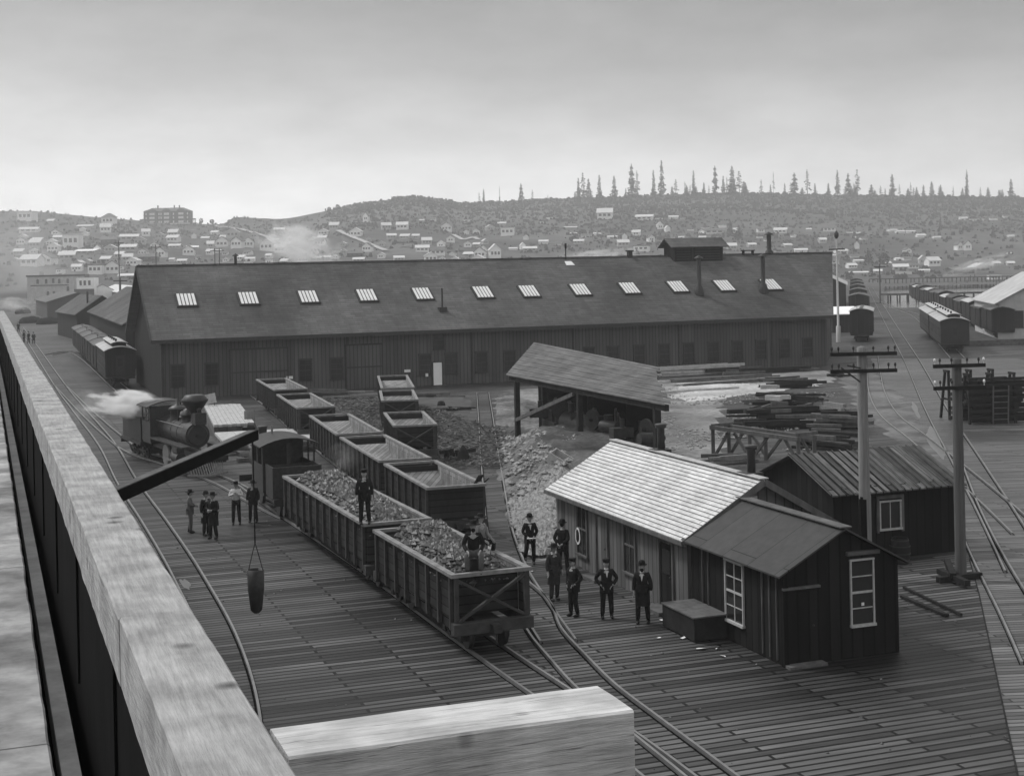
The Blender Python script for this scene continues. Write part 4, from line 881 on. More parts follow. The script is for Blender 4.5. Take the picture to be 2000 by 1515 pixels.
# ---- steam locomotive with diamond stack
def loco(p_back, p_front, label):
    p_back = Vector((p_back[0], p_back[1], 0)); p_front = Vector((p_front[0], p_front[1], 0)); d = p_front - p_back; rot = math.atan2(d.y, d.x)
    c = thing('steam_locomotive', label, 'locomotive', (p_front.x, p_front.y, RZ), rot)   # local +x = forward, origin at pilot tip
    def o(name, m, fn, par=c, label=None):
        mb = MB(); fn(mb); return mb.obj(name, m, par, label)
    # boiler from x=-7 to -2.1
    bo = o('boiler', 'boiler', lambda g: (g.tube((-6.2, 0, 1.95), (-2.9, 0, 1.95), .62, n=28), g.tube((-7.4, 0, 2.0), (-6.2, 0, 1.95), .72, .62, n=28)))
    o('smokebox', 'iron', lambda g: (g.tube((-2.9, 0, 1.95), (-2.05, 0, 1.95), .65, n=28), g.tube((-2.05, 0, 1.95), (-1.97, 0, 1.95), .56, .5, n=28), g.tube((-1.97, 0, 1.95), (-1.93, 0, 1.95), .12, n=12)))
    o('boiler_band', 'iron2', lambda g: [g.tube((x, 0, 1.95), (x + .06, 0, 1.95), .635, n=28) for x in (-3.8,)], bo)
    o('boiler_band', 'iron2', lambda g: g.tube((-4.9, 0, 1.95), (-4.84, 0, 1.95), .635, n=28), bo)
    st = o('smokestack', 'iron', lambda g: g.lathe([(.3, 2.4), (.22, 2.62), (.2, 2.9), (.2, 3.05), (.32, 3.2), (.62, 3.62), (.68, 3.72), (.68, 3.78), (.5, 4.02), (.47, 4.04)], (-2.45, 0, 0), n=24))
    o('stack_rim', 'iron2', lambda g: g.lathe([(.69, 3.7), (.71, 3.75), (.69, 3.8)], (-2.45, 0, 0), n=24), st)
    o('sand_dome', 'boiler', lambda g: g.lathe([(.36, 2.45), (.33, 2.6), (.33, 2.85), (.42, 2.88), (.42, 2.93), (.25, 3.05), (.22, 3.18), (.05, 3.24)], (-3.7, 0, 0), n=20))
    o('steam_dome', 'iron', lambda g: g.lathe([(.44, 2.4), (.4, 2.6), (.4, 3.0), (.5, 3.05), (.5, 3.12), (.3, 3.25), (.1, 3.3), (.08, 3.6), (.02, 3.65)], (-5.5, 0, 0), n=20))
    be = o('bell', 'rail', lambda g: g.lathe([(.2, 2.7), (.16, 2.8), (.12, 2.98), (.02, 3.05)], (-4.6, 0, 0), n=14))
    o('bell_yoke', 'iron', lambda g: (g.bar((-4.6, -.25, 2.5), (-4.6, -.25, 3.1), .05, .05), g.bar((-4.6, .25, 2.5), (-4.6, .25, 3.1), .05, .05), g.bar((-4.6, -.27, 3.1), (-4.6, .27, 3.1), .05, .05)), be)
    hl = o('headlight', 'iron', lambda g: (g.box(-1.95, -1.45, -.3, .3, 2.62, 3.15), g.lathe([(.12, 3.15), (.1, 3.3), (.16, 3.32), (.02, 3.4)], (-1.7, 0, 0)), g.box(-2.1, -1.4, -.28, .28, 2.54, 2.615)))
    o('lens', 'iron2', lambda g: g.tube((-1.45, 0, 2.88), (-1.43, 0, 2.88), .21, n=20), hl)
    # cab
    cabo = o('cab', 'iron2', lambda g: (g.box(-8.6, -7.0, -1.1, -1.05, 1.2, 2.3), g.box(-8.6, -7.0, 1.05, 1.1, 1.2, 2.3), g.box(-7.06, -7.0, -1.05, 1.05, 1.2, 3.15),
        *[g.box(x, x + .12, y, y + .05, 2.3, 3.15) for x in (-8.6, -7.8, -7.12) for y in (-1.1, 1.05)], g.box(-8.6, -7, -1.05, 1.05, 1.1, 1.2)))
    def arch(g, x0, x1, hw, z, rise, th=.05, n=8):
        top = [(hw * math.sin(-math.pi / 2 + math.pi * k / n), z + rise * math.cos(-math.pi / 2 + math.pi * k / n)) for k in range(n + 1)]
        top = [(-hw + 2 * hw * k / n, z + rise * (1 - (2 * k / n - 1) ** 2)) for k in range(n + 1)]
        vs = [(x, y, zz) for x in (x0, x1) for y, zz in top] + [(x, y, zz - th) for x in (x0, x1) for y, zz in top]
        m = n + 1; fs = [(k, k + 1, m + k + 1, m + k) for k in range(n)] + [(2 * m + k, 3 * m + k, 3 * m + k + 1, 2 * m + k + 1) for k in range(n)] + [(k, 2 * m + k, 2 * m + k + 1, k + 1) for k in range(n)] + [(m + k, m + k + 1, 3 * m + k + 1, 3 * m + k) for k in range(n)] + [(0, m, 3 * m, 2 * m), (n, 2 * m + n, 3 * m + n, m + n)]
        g.add(vs, fs, False)
    o('cab_roof', 'coach', lambda g: arch(g, -8.95, -6.85, 1.3, 3.15, .3), cabo)
    for s in (-1, 1): window(cabo, (-7.9 + .35, s * 1.075, 2.72), .5, .55, 'x', 1, 2, .03, s, 'iron2', fw=.04)
    # frame, running board, cylinders, drivers
    o('frame', 'iron', lambda g: (g.box(-8.6, -1.0, -.4, .4, .75, 1.1), g.box(-1.0, -.8, -1.1, 1.1, .62, .95)))
    for s in (-1, 1):
        o('running_board', 'iron2', lambda g: g.box(-7.0, -1.2, min(s * .62, s * 1.12), max(s * .62, s * 1.12), 1.42, 1.5))
        o('cylinder', 'iron', lambda g: (g.tube((-2.9, s * .95, .85), (-1.9, s * .95, .85), .27, n=18), g.box(-2.8, -2.0, s * .95 - .2, s * .95 + .2, 1.1, 1.4)))
        for x in (-4.1, -5.6):
            w_ = o('driving_wheel', 'iron', lambda g: (g.tube((x, s * .55, .62), (x, s * .68, .62), .6, n=26), g.tube((x, s * .5, .62), (x, s * .55, .62), .64, n=26)))
            o('wheel_rim', 'rail', lambda g: g.lathe([(.61, s * .56), (.61, s * .67), (.56, s * .69)], (x, 0, .62), 'y', 26), w_)
        o('side_rod', 'rail', lambda g: (g.bar((-5.6, s * .8, .5), (-4.1, s * .8, .5), .05, .1), g.bar((-4.1, s * .86, .5), (-2.9, s * .95, .82), .05, .08)))
    for x in (-1.7, -2.9): wheelset(c, x, NG, .3)
    # pilot: slatted cowcatcher
    def pil(g):
        for k in range(-7, 8):
            y0 = k * .13; y1 = k * .06; g.bar((-.85, y0, .82), (-.02 - abs(k) * .075, y1 * 1.9, .08), .05, .06)
        g.bar((-.55, -1.05, .12), (-.02, 0, .08), .08, .1); g.bar((-.55, 1.05, .12), (-.02, 0, .08), .08, .1)
    o('pilot', 'polewood', pil)
    o('pilot_beam', 'darkwood', lambda g: g.box(-1.0 + .2 + .003, -.6, -1.15, 1.15, .72, .98))
    o('handrail', 'rail', lambda g: g.path([(-7, -.75, 2.4), (-4.8, -.72, 2.42), (-2.3, -.7, 2.4)], .02, 6))
    # tender
    te = o('tender', 'iron2', lambda g: (g.box(-12.9, -9.1, -1.05, -.98, 1.05, 2.35), g.box(-12.9, -9.1, .98, 1.05, 1.05, 2.35), g.box(-12.9, -12.83, -.98, .98, 1.05, 2.35), g.box(-12.83, -9.1, -.98, .98, 1.05, 2.0), g.box(-13.1, -9.0, -1.1, 1.1, .85, 1.047)))
    def wood_(g):
        r = random.Random(4)
        for k in range(60): x = r.uniform(-12.2, -9.6); y = r.uniform(-.7, .7); z = r.uniform(2.02, 2.55); a = r.uniform(-.5, .5); g.bar((x - .3, y - a * .3, z), (x + .3, y + a * .3, z + r.uniform(-.1, .1)), .12, .12)
    o('fuel_wood', 'wood', wood_, te)
    for x in (-12.1, -10.0): truck(te, x, NG, .3, .42)
    o('end_sill', 'darkwood', lambda g: g.box(-13.2, -13.103, -1.1, 1.1, .65, .95))
    return c, arch
pf = G(412, 936); pb = G(262, 880)
lo, arch = loco(pb, pf, 'large steam locomotive with a diamond smokestack and slatted cowcatcher, blowing steam')
# ---- small locomotive behind the loaded cars, seen from its cab end
lc_p = W(12.3, 60.4); dd = (W(12.1, 72) - W(12.3, 60.4)); c2_ = thing('steam_locomotive', 'small dark locomotive with an arched cab roof coupled behind the loaded coal cars', 'locomotive', (lc_p.x, lc_p.y, RZ), math.atan2(dd.y, dd.x))
def o2(name, m, fn, par=c2_): mb = MB(); fn(mb); return mb.obj(name, m, par)
o2('bunker', 'iron2', lambda g: (g.box(.0, 1.5, -1.05, 1.05, .9, 1.85), g.box(0, .08, -1.05, 1.05, 1.85, 2.2), g.box(.08, 1.5, -1.05, -.98, 1.85, 2.2), g.box(.08, 1.5, .98, 1.05, 1.85, 2.2)))
cb2 = o2('cab', 'iron2', lambda g: (g.box(1.6, 4.0, -1.15, -1.1, .95, 2.1), g.box(1.6, 4.0, 1.1, 1.15, .95, 2.1), g.box(1.6, 1.66, -1.1, 1.1, .95, 2.1), g.box(3.94, 4.0, -1.1, 1.1, .95, 2.95),
    *[g.box(x, x + .14, y, y + .05, 2.1, 2.95) for x in (1.6, 2.7, 3.86) for y in (-1.15, 1.1)], g.box(1.6, 1.66, -.08, .08, 2.1, 3.0), g.box(1.6, 4, -1.1, 1.1, .8, .95)))
o2('cab_roof', 'coach', lambda g: arch(g, 1.25, 4.3, 1.32, 2.95, .32), cb2)
o2('boiler', 'boiler', lambda g: (g.tube((4.0, 0, 1.75), (6.9, 0, 1.75), .58, n=24)))
o2('smokebox', 'iron', lambda g: g.tube((6.9, 0, 1.75), (7.6, 0, 1.75), .6, n=24))
o2('smokestack', 'iron', lambda g: g.lathe([(.2, 2.2), (.17, 2.6), (.2, 3.1), (.24, 3.2), (.2, 3.22)], (7.2, 0, 0)))
o2('steam_dome', 'iron', lambda g: g.lathe([(.36, 2.2), (.34, 2.6), (.4, 2.65), (.2, 2.8), (.06, 2.85), (.05, 3.05)], (5.2, 0, 0)))
o2('frame', 'iron', lambda g: (g.box(-.1, 7.9, -.4, .4, .62, .9), g.box(-.2, -.08, -1.05, 1.05, .6, .9), g.box(7.9, 8.05, -1.0, 1.0, .6, .9)))
o2('whistle', 'rail', lambda g: g.tube((3.6, .3, 3.25), (3.6, .3, 3.6), .05, n=8))
for x in (1.0, 4.7, 6.2):
    o2('driving_wheel', 'iron', lambda g: [g.tube((x, s * .5, .45), (x, s * .64, .45), .45, n=22) for s in (-1, 1)] + [g.tube((x, -.5, .45), (x, .5, .45), .06, n=8)])
# ---- boxcars
def boxcar(name, loc, rot, L, label, group, coach=False, w_=2.7, h_=3.5, cat='boxcar', roofm='boxroof', wallm='boxcar', g=1.2, light_end=False):
    c = thing(name, label, cat, (loc[0], loc[1], RZ), rot, group); hw = w_ / 2; zf_ = .95
    mb = MB(); mb.box(0, L, -hw, hw, zf_, h_ - .35)
    mb.poly([(0, -hw, h_ - .35), (0, hw, h_ - .35), (0, hw * .5, h_ - .12), (0, 0, h_ - .02), (0, -hw * .5, h_ - .12)], -.02, (1, 0, 0)); mb.poly([(L, -hw, h_ - .35), (L, -hw * .5, h_ - .12), (L, 0, h_ - .02), (L, hw * .5, h_ - .12), (L, hw, h_ - .35)], .02, (1, 0, 0))
    body = mb.obj('body', wallm, c)
    mb = MB(); arch(mb, -.25, L + .25, hw + .12, h_ - .34, .38, .06); rf = mb.obj('roof', roofm, c)
    if coach:
        for s_ in (0,):
            mb = MB(); mb.box(.9, L - .9, -.62, .62, h_ - .1, h_ + .32); cl = mb.obj('clerestory', wallm, rf)
            mb = MB(); arch(mb, .6, L - .6, .78, h_ + .3, .16, .05); mb.obj('clerestory_roof', roofm, cl)
            n = 3
            for k in range(5): mb = MB(); mb.lathe([(.1, h_ + .35), (.1, h_ + .6), (.16, h_ + .62), (.02, h_ + .7)], (1.6 + k * (L - 3.2) / 4, .25, 0), n=10); mb.obj('roof_vent', 'iron2', cl)
        for s in (-1, 1):
            n = 8
            for k in range(n): window(body, (1.4 + (L - 2.8) * k / (n - 1), s * hw, 2.15), .62, .8, 'x', 1, 1, .02, s, 'coach', fw=.05)
        for x, q in ((0, -1), (L, 1)):
            mb = MB(); mb.box(min(x, x + q * .03), max(x, x + q * .03), -.38, .38, zf_, 2.85); dr = mb.obj('door', 'coach', body); mb = MB(); mb.box(min(x + q * .03, x + q * .045), max(x + q * .03, x + q * .045), -.22, .22, 1.9, 2.6); mb.obj('door_window', 'glass', dr)
            mb = MB(); mb.box(min(x, x + q * .75), max(x, x + q * .75), -hw + .1, hw - .1, zf_ - .12, zf_ - .02); mb.obj('platform', 'darkwood', c)
    else:
        mb = MB(); mb.box(-.1, L + .1, -.22, .22, h_ + .06, h_ + .1); mb.obj('running_board', 'wood', rf)
        for s in (-1, 1):
            mb = MB(); mb.box(L / 2 - .85, L / 2 + .85, min(s * hw, s * (hw + .06)), max(s * hw, s * (hw + .06)), zf_ + .05, h_ - .5); dr = mb.obj('door', wallm, c)
            mb = MB(); mb.box(L / 2 - 1.7, L / 2 + 1.7, min(s * (hw + .002), s * (hw + .09)), max(s * (hw + .002), s * (hw + .09)), h_ - .5, h_ - .42); mb.obj('door_rail', 'iron2', dr)
        for k in range(5):
            mb = MB(); mb.bar((-.03, -hw + .12, zf_ + .3 + k * .4), (-.03, -hw + .55, zf_ + .3 + k * .4), .03, .03); mb.obj('grab_iron', 'iron2', body)
        mb = MB(); mb.tube((-.12, .5, zf_), (-.12, .5, h_ + .35), .025, n=6); mb.lathe([(.2, h_ + .35), (.2, h_ + .38)], (-.12, .5, 0), n=14); mb.obj('brake_wheel', 'iron2', body)
    mb = MB(); mb.box(-.1, L + .1, -hw + .05, hw - .05, zf_ - .22, zf_ - .002); mb.box(-.4, -.1, -.14, .14, zf_ - .22, zf_ - .02); mb.box(L + .1, L + .4, -.14, .14, zf_ - .22, zf_ - .02); mb.obj('underframe', 'darkwood', c)
    for x in (1.6, L - 1.6): truck(c, x, g, .38, .75)
    return c
# row along the dark gable side of the shop
P0 = W(11.2, 134.6); dirb = (G(132, 664) - G(222, 757)).normalized(); base = G(236, 757); rot = math.atan2(dirb.y, dirb.x)
r_ = 'boxcars standing along the dark side of the shop'
x = 0
cars = [('coach', 13, True, 'nearest car of the left row, an old coach with a pale arched roof'), ('boxcar', 9.6, False, 'pale roofed boxcar directly behind the old coach on the left row'), ('boxcar', 9.6, False, 'third car of the left row, dark boxcar with ladder rungs'), ('boxcar', 9.6, False, 'fourth car of the left row, in front of the sagging shed'), ('boxcar', 9.6, False, 'fifth car of the left row beside the sagging shed'), ('boxcar', 9.6, False, 'farthest boxcar of the left row near the far shed')]
for nm, L, co, lb in cars:
    p = base + dirb * x; boxcar(nm, p, rot, L, lb, r_, co, h_=3.7 if co else 3.5, cat='railway coach' if co else 'boxcar', wallm='boxcar', roofm='coachroof' if co else 'boxroof'); x += L + 1.6
# lone boxcar right of the shop
p = G(1683, 668); d = (G(1712, 585) - G(1743, 640)).normalized(); dr_ = (ray(1678, 540)); dd = Vector((dr_.x, dr_.y, 0)).normalized(); rot = math.atan2(dd.y, dd.x) - .02
boxcar('boxcar', p, rot, 11, 'lone dark boxcar seen end on between the shop and the straight right track', 'boxcars beyond the right end of the shop', w_=2.8, h_=4.1, g=1.4, roofm='coachroof')
for k, Yk in enumerate((244, 287, 330, 378, 425)):
    q = D(1677 - k, 600, Yk); boxcar('boxcar', q, rot, 11.5, ORD[k] + ' of the five cars with peaked pale roofs lined up behind the lone boxcar', 'boxcars beyond the right end of the shop', w_=3.3, h_=4.3, g=1.4)
# two passenger coaches
p = G(1866, 690); q = G(1806, 640); dd = (q - p).normalized(); rot = math.atan2(dd.y, dd.x); Lc = 20.5
boxcar('passenger_coach', p, rot, Lc, 'front passenger coach on the right with a pale clerestory roof', 'passenger coaches on the right', True, 3.0, 3.75, 'railway coach', 'coachroof', 'coach', 1.4)
boxcar('passenger_coach', p + dd * (Lc + 1.8), rot, Lc, 'rear passenger coach on the right, coupled behind the front one', 'passenger coaches on the right', True, 3.0, 3.75, 'railway coach', 'coachroof', 'coach', 1.4)
# long row of boxcars across the right background
p = G(1960, 662); q = G(1786, 583); dd = (q - p); n = 13; Lr = dd.length; dd.normalize(); rot = math.atan2(dd.y, dd.x)
st = Lr / n
for k in range(n): boxcar('boxcar', p + dd * (k * st), rot, st - 2.3, ORD[k] + ' boxcar from the near end of the long row behind the passenger coaches', 'long row of boxcars before the bay', w_=2.8, h_=(3.9, 3.6, 4.0, 3.7)[k % 4], g=1.4, roofm=('boxroof', 'coachroof', 'coach')[(k * 5) % 3])
# ================================================================== POLES, PILES, SMALL THINGS
def pole(base, ztop, r, arms, label, cat='telegraph pole', group='wooden telegraph poles', m='polewood', armlen=2.2, armrot=0.0, pins=(-.95, -.75, -.3, .3, .75, .95), lowz=0):
    c = thing('telegraph_pole', label, cat, (base[0], base[1], 0), armrot, group)
    rnd = random.Random(int(ztop * 10)); pr = []
    for k in range(25): z = lowz + (ztop - lowz) * k / 24; pr.append((r * (1.08 - .16 * k / 24) * rnd.uniform(.97, 1.03), z))
    pr.append((.02, ztop + .05)); mb = MB(); mb.lathe(pr, (0, 0, 0), n=14); p = mb.obj('pole_shaft', m, c)
    for z in arms:
        mb = MB(); mb.box(-armlen / 2, armlen / 2, -r - .1, -r + .005, z - .06, z + .06); a = mb.obj('crossarm', 'darkwood', c)
        for q in pins:
            mb = MB(); mb.lathe([(.014, z + .05), (.014, z + .14), (.035, z + .15), (.04, z + .2), (.028, z + .25), (.005, z + .26)], (q * armlen / 2, -r - .05, 0), n=10); mb.obj('insulator', 'iron2' if abs(q) < .9 or m == 'polewood' else 'white', a)
        mb = MB(); mb.bar((-armlen * .3, -r - .1, z - .05), (0, -r - .06, z - .5), .03, .04) if 0 else None
    return c
b = G(1692, 1128)
lp = pole(b, 7.62, .175, (7.42, 6.86), 'pale square spliced telegraph pole rising behind the dark shed roof', armrot=.02, lowz=2.62)
mb = MB(); mb.box(-.17, .02, -.16, .17, -.1, 2.7); mb.obj('dark_stub', 'creosote', lp); mb = MB(); mb.box(.022, .17, -.165, .12, 1.2, 2.75); mb.obj('splice_plank', 'polewood', lp)
mb = MB(); mb.bar((-.55, -.22, 7.05), (-.1, -.2, 6.95), .03, .05); mb.bar((-.75, -.22, 6.98), (-.12, -.2, 6.5), .03, .05); mb.obj('arm_brace', 'iron2', lp)
b = G(1877, 1130)
rp_ = pole(b, 7.2, .17, (7.0, 6.28), 'grey round telegraph pole standing alone at the right, its foot on the deck', m='polewood2', armlen=1.75, armrot=.1)
for i, (p, q) in enumerate((((1832, 1138), (1915, 1128)), ((1835, 1125), (1890, 1150)), ((1850, 1110), (1862, 1140)))):
    u, v = G(*p), G(*q); t = thing('loose_timber', ('long timber lying beside the foot of the grey pole', 'timber lying crosswise against the foot of the grey pole', 'short block at the foot of the grey pole')[i], 'timber', u, 0, 'timbers at the foot of the grey pole')
    mb = MB(); d = v - u; mb.bar((0, 0, .1 + .08 * i), (d.x, d.y, .1 + .08 * i), .2, .18); mb.obj('beam', 'darkwood', t)
b = G(1638, 668)
tp = thing('lamp_mast', 'tall thin pale mast with one crossarm just right of the shop roof', 'mast', b, 0)
mb = MB(); mb.lathe([(.32, 0), (.3, 2), (.16, 2.1), (.1, 13.0), (.02, 13.1)], (0, 0, 0), n=10); mb.obj('mast_shaft', 'frame', tp)
mb = MB(); mb.box(-1.0, 1.0, -.12, 0, 11.6, 11.75); mb.obj('crossarm', 'darkwood', tp); mb = MB(); mb.lathe([(.1, 13), (.28, 13.3), (.28, 13.7), (.05, 14.0)], (0, 0, 0), n=12); mb.obj('lamp', 'iron2', tp)
# thin town poles
for i, (x, y0, y1, lb) in enumerate(((670 / 1, 0, 0, ''),)): pass
def tpole(x, yt, yb, Y, lb):
    p = D(x, yb, Y); q = D(x, yt, Y); t = thing('telegraph_pole', lb, 'telegraph pole', (p.x, p.y, 0), .2, 'distant town poles'); mb = MB(); mb.tube((0, 0, -.2), (0, 0, q.z), .2, .14, 8); mb.obj('pole_shaft', 'polewood2', t)
    mb = MB(); mb.box(-1.4, 1.4, -.2, -.08, q.z - .8, q.z - .6); mb.obj('crossarm', 'darkwood', t)
for a in ((236, 542, 590, 300, 'distant pole just left of the shop gable'), (233, 470, 535, 420, 'tall distant pole over the roofs left of the shop gable'), (305, 478, 520, 420, 'distant pole over the left end of the shop roof'), (1719, 515, 575, 330, 'distant pole by the right tracks near the bay'),
          (420, 485, 520, 430, 'distant pole over the shop roof, left one of a pair'), (429, 485, 520, 430, 'distant pole over the shop roof, right one of a pair')): tpole(*a)
# crate, barrel
cr_ = AB(G(1355, 1240)); t = thing('crate', 'large low wooden crate with a boarded top against the shed wall', 'crate', W(18.35, 37.0), T)
mb = MB(); mb.box(0, 1.0, -1.0, 1.0, .05, .68); mb.obj('box', 'darkwood', t); mb = MB()
for k in range(7): mb.box(-.04, 1.04, -1.03 + k * .295, -1.03 + k * .295 + .285, .683, .72)
mb.obj('lid', 'wood', t)
t = thing('barrel', 'dark barrel standing against the front wall of the plank roofed hut', 'barrel', W(29.6, 42.4), 0)
mb = MB(); mb.lathe([(.27, 0), (.33, .25), (.35, .45), (.33, .65), (.28, .9), (.25, .9), (.25, .84)], n=20); br_ = mb.obj('staves', 'darkwood', t)
for z in (.12, .35, .6, .8): mb = MB(); rr = .27 + .085 * math.sin(math.pi * z / .9) + .004; mb.lathe([(rr, z), (rr, z + .04)], n=20); mb.obj('hoop', 'iron2', br_)
rnd = random.Random(9)
for i, (x, y, s_) in enumerate(((1293, 1211, .1), (1286, 1246, .08), (1334, 1246, .1), (1369, 1267, .14), (1402, 1267, .09), (1412, 1282, .1), (1040, 1115, .1), (455, 760, .0))):
    if s_ == 0: continue
    p = G(x, y, .015); mb = MB(); n = 7; mb.add([(s_ * rnd.uniform(.6, 1.2) * math.cos(6.28 * k / n), s_ * rnd.uniform(.5, .9) * math.sin(6.28 * k / n), rnd.uniform(0, .05)) for k in range(n)], [tuple(range(n))])
    o = mb.obj('paper_scrap', 'paper'); o.location = p; tag(o, 'crumpled white paper scrap lying on the deck near the shed', 'litter', 'white paper scraps on the deck')
# planks lying right of the shed
for i, (p, q) in enumerate((((1762, 1168), (1850, 1205)), ((1765, 1150), (1878, 1204)))):
    u, v = G(*p), G(*q); d = v - u; t = thing('loose_plank', ('thick dark plank on the deck right of the shed', 'thin plank on the deck just beyond the thick dark one')[i], 'plank', u, 0); mb = MB(); mb.bar((0, 0, .06), (d.x, d.y, .06), .14 - .07 * i, .08); mb.obj('board', 'darkwood', t)
# square timber frame between cabin and scrap heap
fa, fb = G(1392, 893), G(1560, 915)
t = thing('timber_frame', 'braced timber bench frame standing behind the shingled cabin', 'timber frame', fa, 0); d = fb - fa; u = d.normalized(); pz = Vector((u.y, -u.x, 0))
def TF(s, o, z): q = u * s - pz * o; return (q.x, q.y, z)
Lf = d.length
for o_, zz in ((0, 1.62), (1.2, 1.6)):
    mb = MB(); mb.bar(TF(-.1, o_, zz), TF(Lf + .1, o_, zz - .15), .2, .2); mb.obj('top_beam', 'wood', t)
    for s_ in (.05, Lf * .45, Lf): mb = MB(); mb.bar(TF(s_, o_, 0), TF(s_, o_, zz - .1 - .1 * s_ / Lf), .18, .18); mb.obj('post', 'wood', t)
    for s0, s1 in ((.1, 1.1), (Lf * .45, Lf * .45 + 1.2), (Lf * .45, Lf * .45 - 1.2), (Lf, Lf - 1)): mb = MB(); mb.bar(TF(s0, o_ + .1, .1), TF(s1, o_ + .1, zz - .2), .1, .14); mb.obj('brace', 'wood', t)
for s_ in (0.1, Lf): mb = MB(); mb.bar(TF(s_, -.1, 1.72), TF(s_, 1.4, 1.7), .18, .18); mb.obj('cap', 'wood', t)
# scrap timbers: one kind, individually placed
def timbers(cx_, cy_, n, la, lb, ang, spread, m, label, group, lay=4, wd=(.14, .3), jitter=.12, name='scrap_timber', seed=1, cat='timber', zlo=0.02):
    rnd = random.Random(seed); c = G(cx_, cy_)
    for k in range(n):
        L = rnd.uniform(la, lb); w_ = rnd.uniform(*wd); h = w_ * rnd.uniform(.5, 1); lev = (k % lay)
        a = ang + rnd.gauss(0, jitter); pos = c + Vector((math.cos(ang) * rnd.uniform(-1, 1) * spread[0] * .35, math.sin(ang) * rnd.uniform(-1, 1) * spread[0] * .35, 0)) + Vector((-math.sin(ang), math.cos(ang), 0)) * rnd.uniform(-1, 1) * spread[1] * (1 - lev / (lay + 1))
        mb = MB(); mb.bar((-L / 2, 0, h / 2), (L / 2, 0, h / 2 + rnd.uniform(-.04, .05) * L * .3), w_, h); o = mb.obj(name, rnd.choice(m))
        o.location = (pos.x, pos.y, zlo + lev * wd[1] * .8); o.rotation_euler = (0, 0, a); tag(o, label, cat, group)
g_ = 'scrap timbers heaped between the frame and the right tracks'
timbers(1545, 758, 10, 2.5, 5, .1, (3, .8), ['darkwood', 'wood'], 'long dark scrap timber at the far top of the scrap heap', g_, 3, (.2, .35), .05, seed=1)
timbers(1530, 795, 26, 1.2, 3.6, .2, (6, 2.8), ['darkwood', 'darkwood', 'wood'], 'short jumbled scrap timber in the middle of the scrap heap', g_, 4, (.15, .35), .5, seed=2)
timbers(1520, 835, 20, 2, 5, .08, (5, 1.7), ['darkwood', 'darkwood', 'wood'], 'long scrap timber in the near row of the heap behind the bench frame', g_, 4, (.2, .4), .12, seed=3)
timbers(1640, 840, 16, 1.5, 3.6, -.5, (3, 1.4), ['darkwood', 'wood'], 'scrap timber slanting in the bundle just left of the spliced pole', g_, 4, (.2, .35), .15, seed=4)
timbers(1618, 875, 16, 2, 3.4, -.75, (3, 1.2), ['wood', 'darkwood'], 'grey board of the fan shaped pile behind the plank roofed hut', g_, 3, (.2, .35), .1, seed=5)
timbers(1632, 800, 3, 2.6, 3, 1.9, (1, .5), ['polewood'], 'pale squared timber lying at the right edge of the scrap heap', 'pale timbers on the scrap heap', 2, (.2, .3), .05, seed=6)
timbers(1515, 788, 3, .8, 1.5, -.6, (2, .6), ['palewood'], 'bright broken board on top of the scrap heap', 'pale broken boards on the scrap heap', 1, (.25, .35), .3, seed=7, zlo=1.1)
timbers(1510, 812, 3, .8, 1.5, -.6, (2, .6), ['palewood'], 'bright broken board on top of the scrap heap', 'pale broken boards on the scrap heap', 1, (.25, .35), .3, seed=17, zlo=1.1)
timbers(1425, 905, 6, 1.5, 3, .4, (2, .8), ['wood', 'polewood'], 'grey board lying under the braced bench frame', 'boards under the bench frame', 2, (.2, .3), .3, seed=8)
gl_ = 'fresh pale lumber laid along the shop wall'; ll_ = 'long pale fresh board stacked on the ground before the shop wall'
timbers(1340, 732, 14, 6, 11, .33, (6, 1.2), ['palewood'], 'long pale fresh board in the main stack before the shop wall', gl_, 3, (.2, .35), .02, seed=9, name='lumber_board')
timbers(1400, 748, 8, 8, 12, .40, (6, 1.5), ['palewood', 'wood'], 'long pale fresh board in the nearer loose stack before the shop wall', gl_, 2, (.2, .35), .02, seed=10, name='lumber_board')
timbers(1340, 768, 4, 6, 9, .36, (4, .8), ['palewood'], 'single pale board lying nearest the camera before the shop wall', gl_, 1, (.15, .3), .02, seed=12, name='lumber_board')
timbers(1500, 728, 10, 3, 8, .30, (14, .5), ['wood', 'darkwood'], 'grey timber lying loose along the right part of the shop wall', 'grey timbers along the shop wall', 2, (.2, .35), .06, seed=13)
timbers(1640, 735, 5, 1, 2.5, .1, (3, .8), ['darkwood'], 'dark log lying by the right corner of the shop', 'logs at the shop corner', 2, (.2, .3), .4, seed=14)
timbers(1960, 674, 3, 9, 12, .02, (3, .8), ['wood'], 'long timber lying by the white building on the right', 'long timbers near the white building', 2, (.3, .4), .03, seed=15)
# debris between the car rows
timbers(655, 775, 12, 2.5, 6, -.45, (4, 1.6), ['wood', 'darkwood', 'polewood'], 'grey plank of the untidy pile behind the empty coal cars', 'planks heaped behind the empty coal cars', 3, (.12, .3), .15, seed=21, name='loose_plank', cat='plank')
timbers(690, 782, 4, 3, 5, .1, (3, .6), ['polewood'], 'grey plank of the untidy pile behind the empty coal cars', 'planks heaped behind the empty coal cars', 2, (.12, .3), .08, seed=22, name='loose_plank', cat='plank')
timbers(880, 800, 14, .8, 2.6, -.5, (2.5, 1.4), ['wood', 'darkwood', 'polewood'], 'short broken plank scattered beside the planked track', 'broken planks beside the planked track', 2, (.08, .2), .5, seed=23, name='loose_plank', cat='plank')
timbers(885, 893, 8, .5, 1.5, .6, (2, .9), ['wood', 'darkwood'], 'short broken plank scattered beside the planked track', 'broken planks beside the planked track', 2, (.1, .3), .9, seed=24, name='loose_plank', cat='plank')
timbers(840, 775, 5, 2, 4, .1, (3, .8), ['darkwood', 'wood'], 'short broken plank scattered beside the planked track', 'broken planks beside the planked track', 1, (.1, .3), .2, seed=25, name='loose_plank', cat='plank')
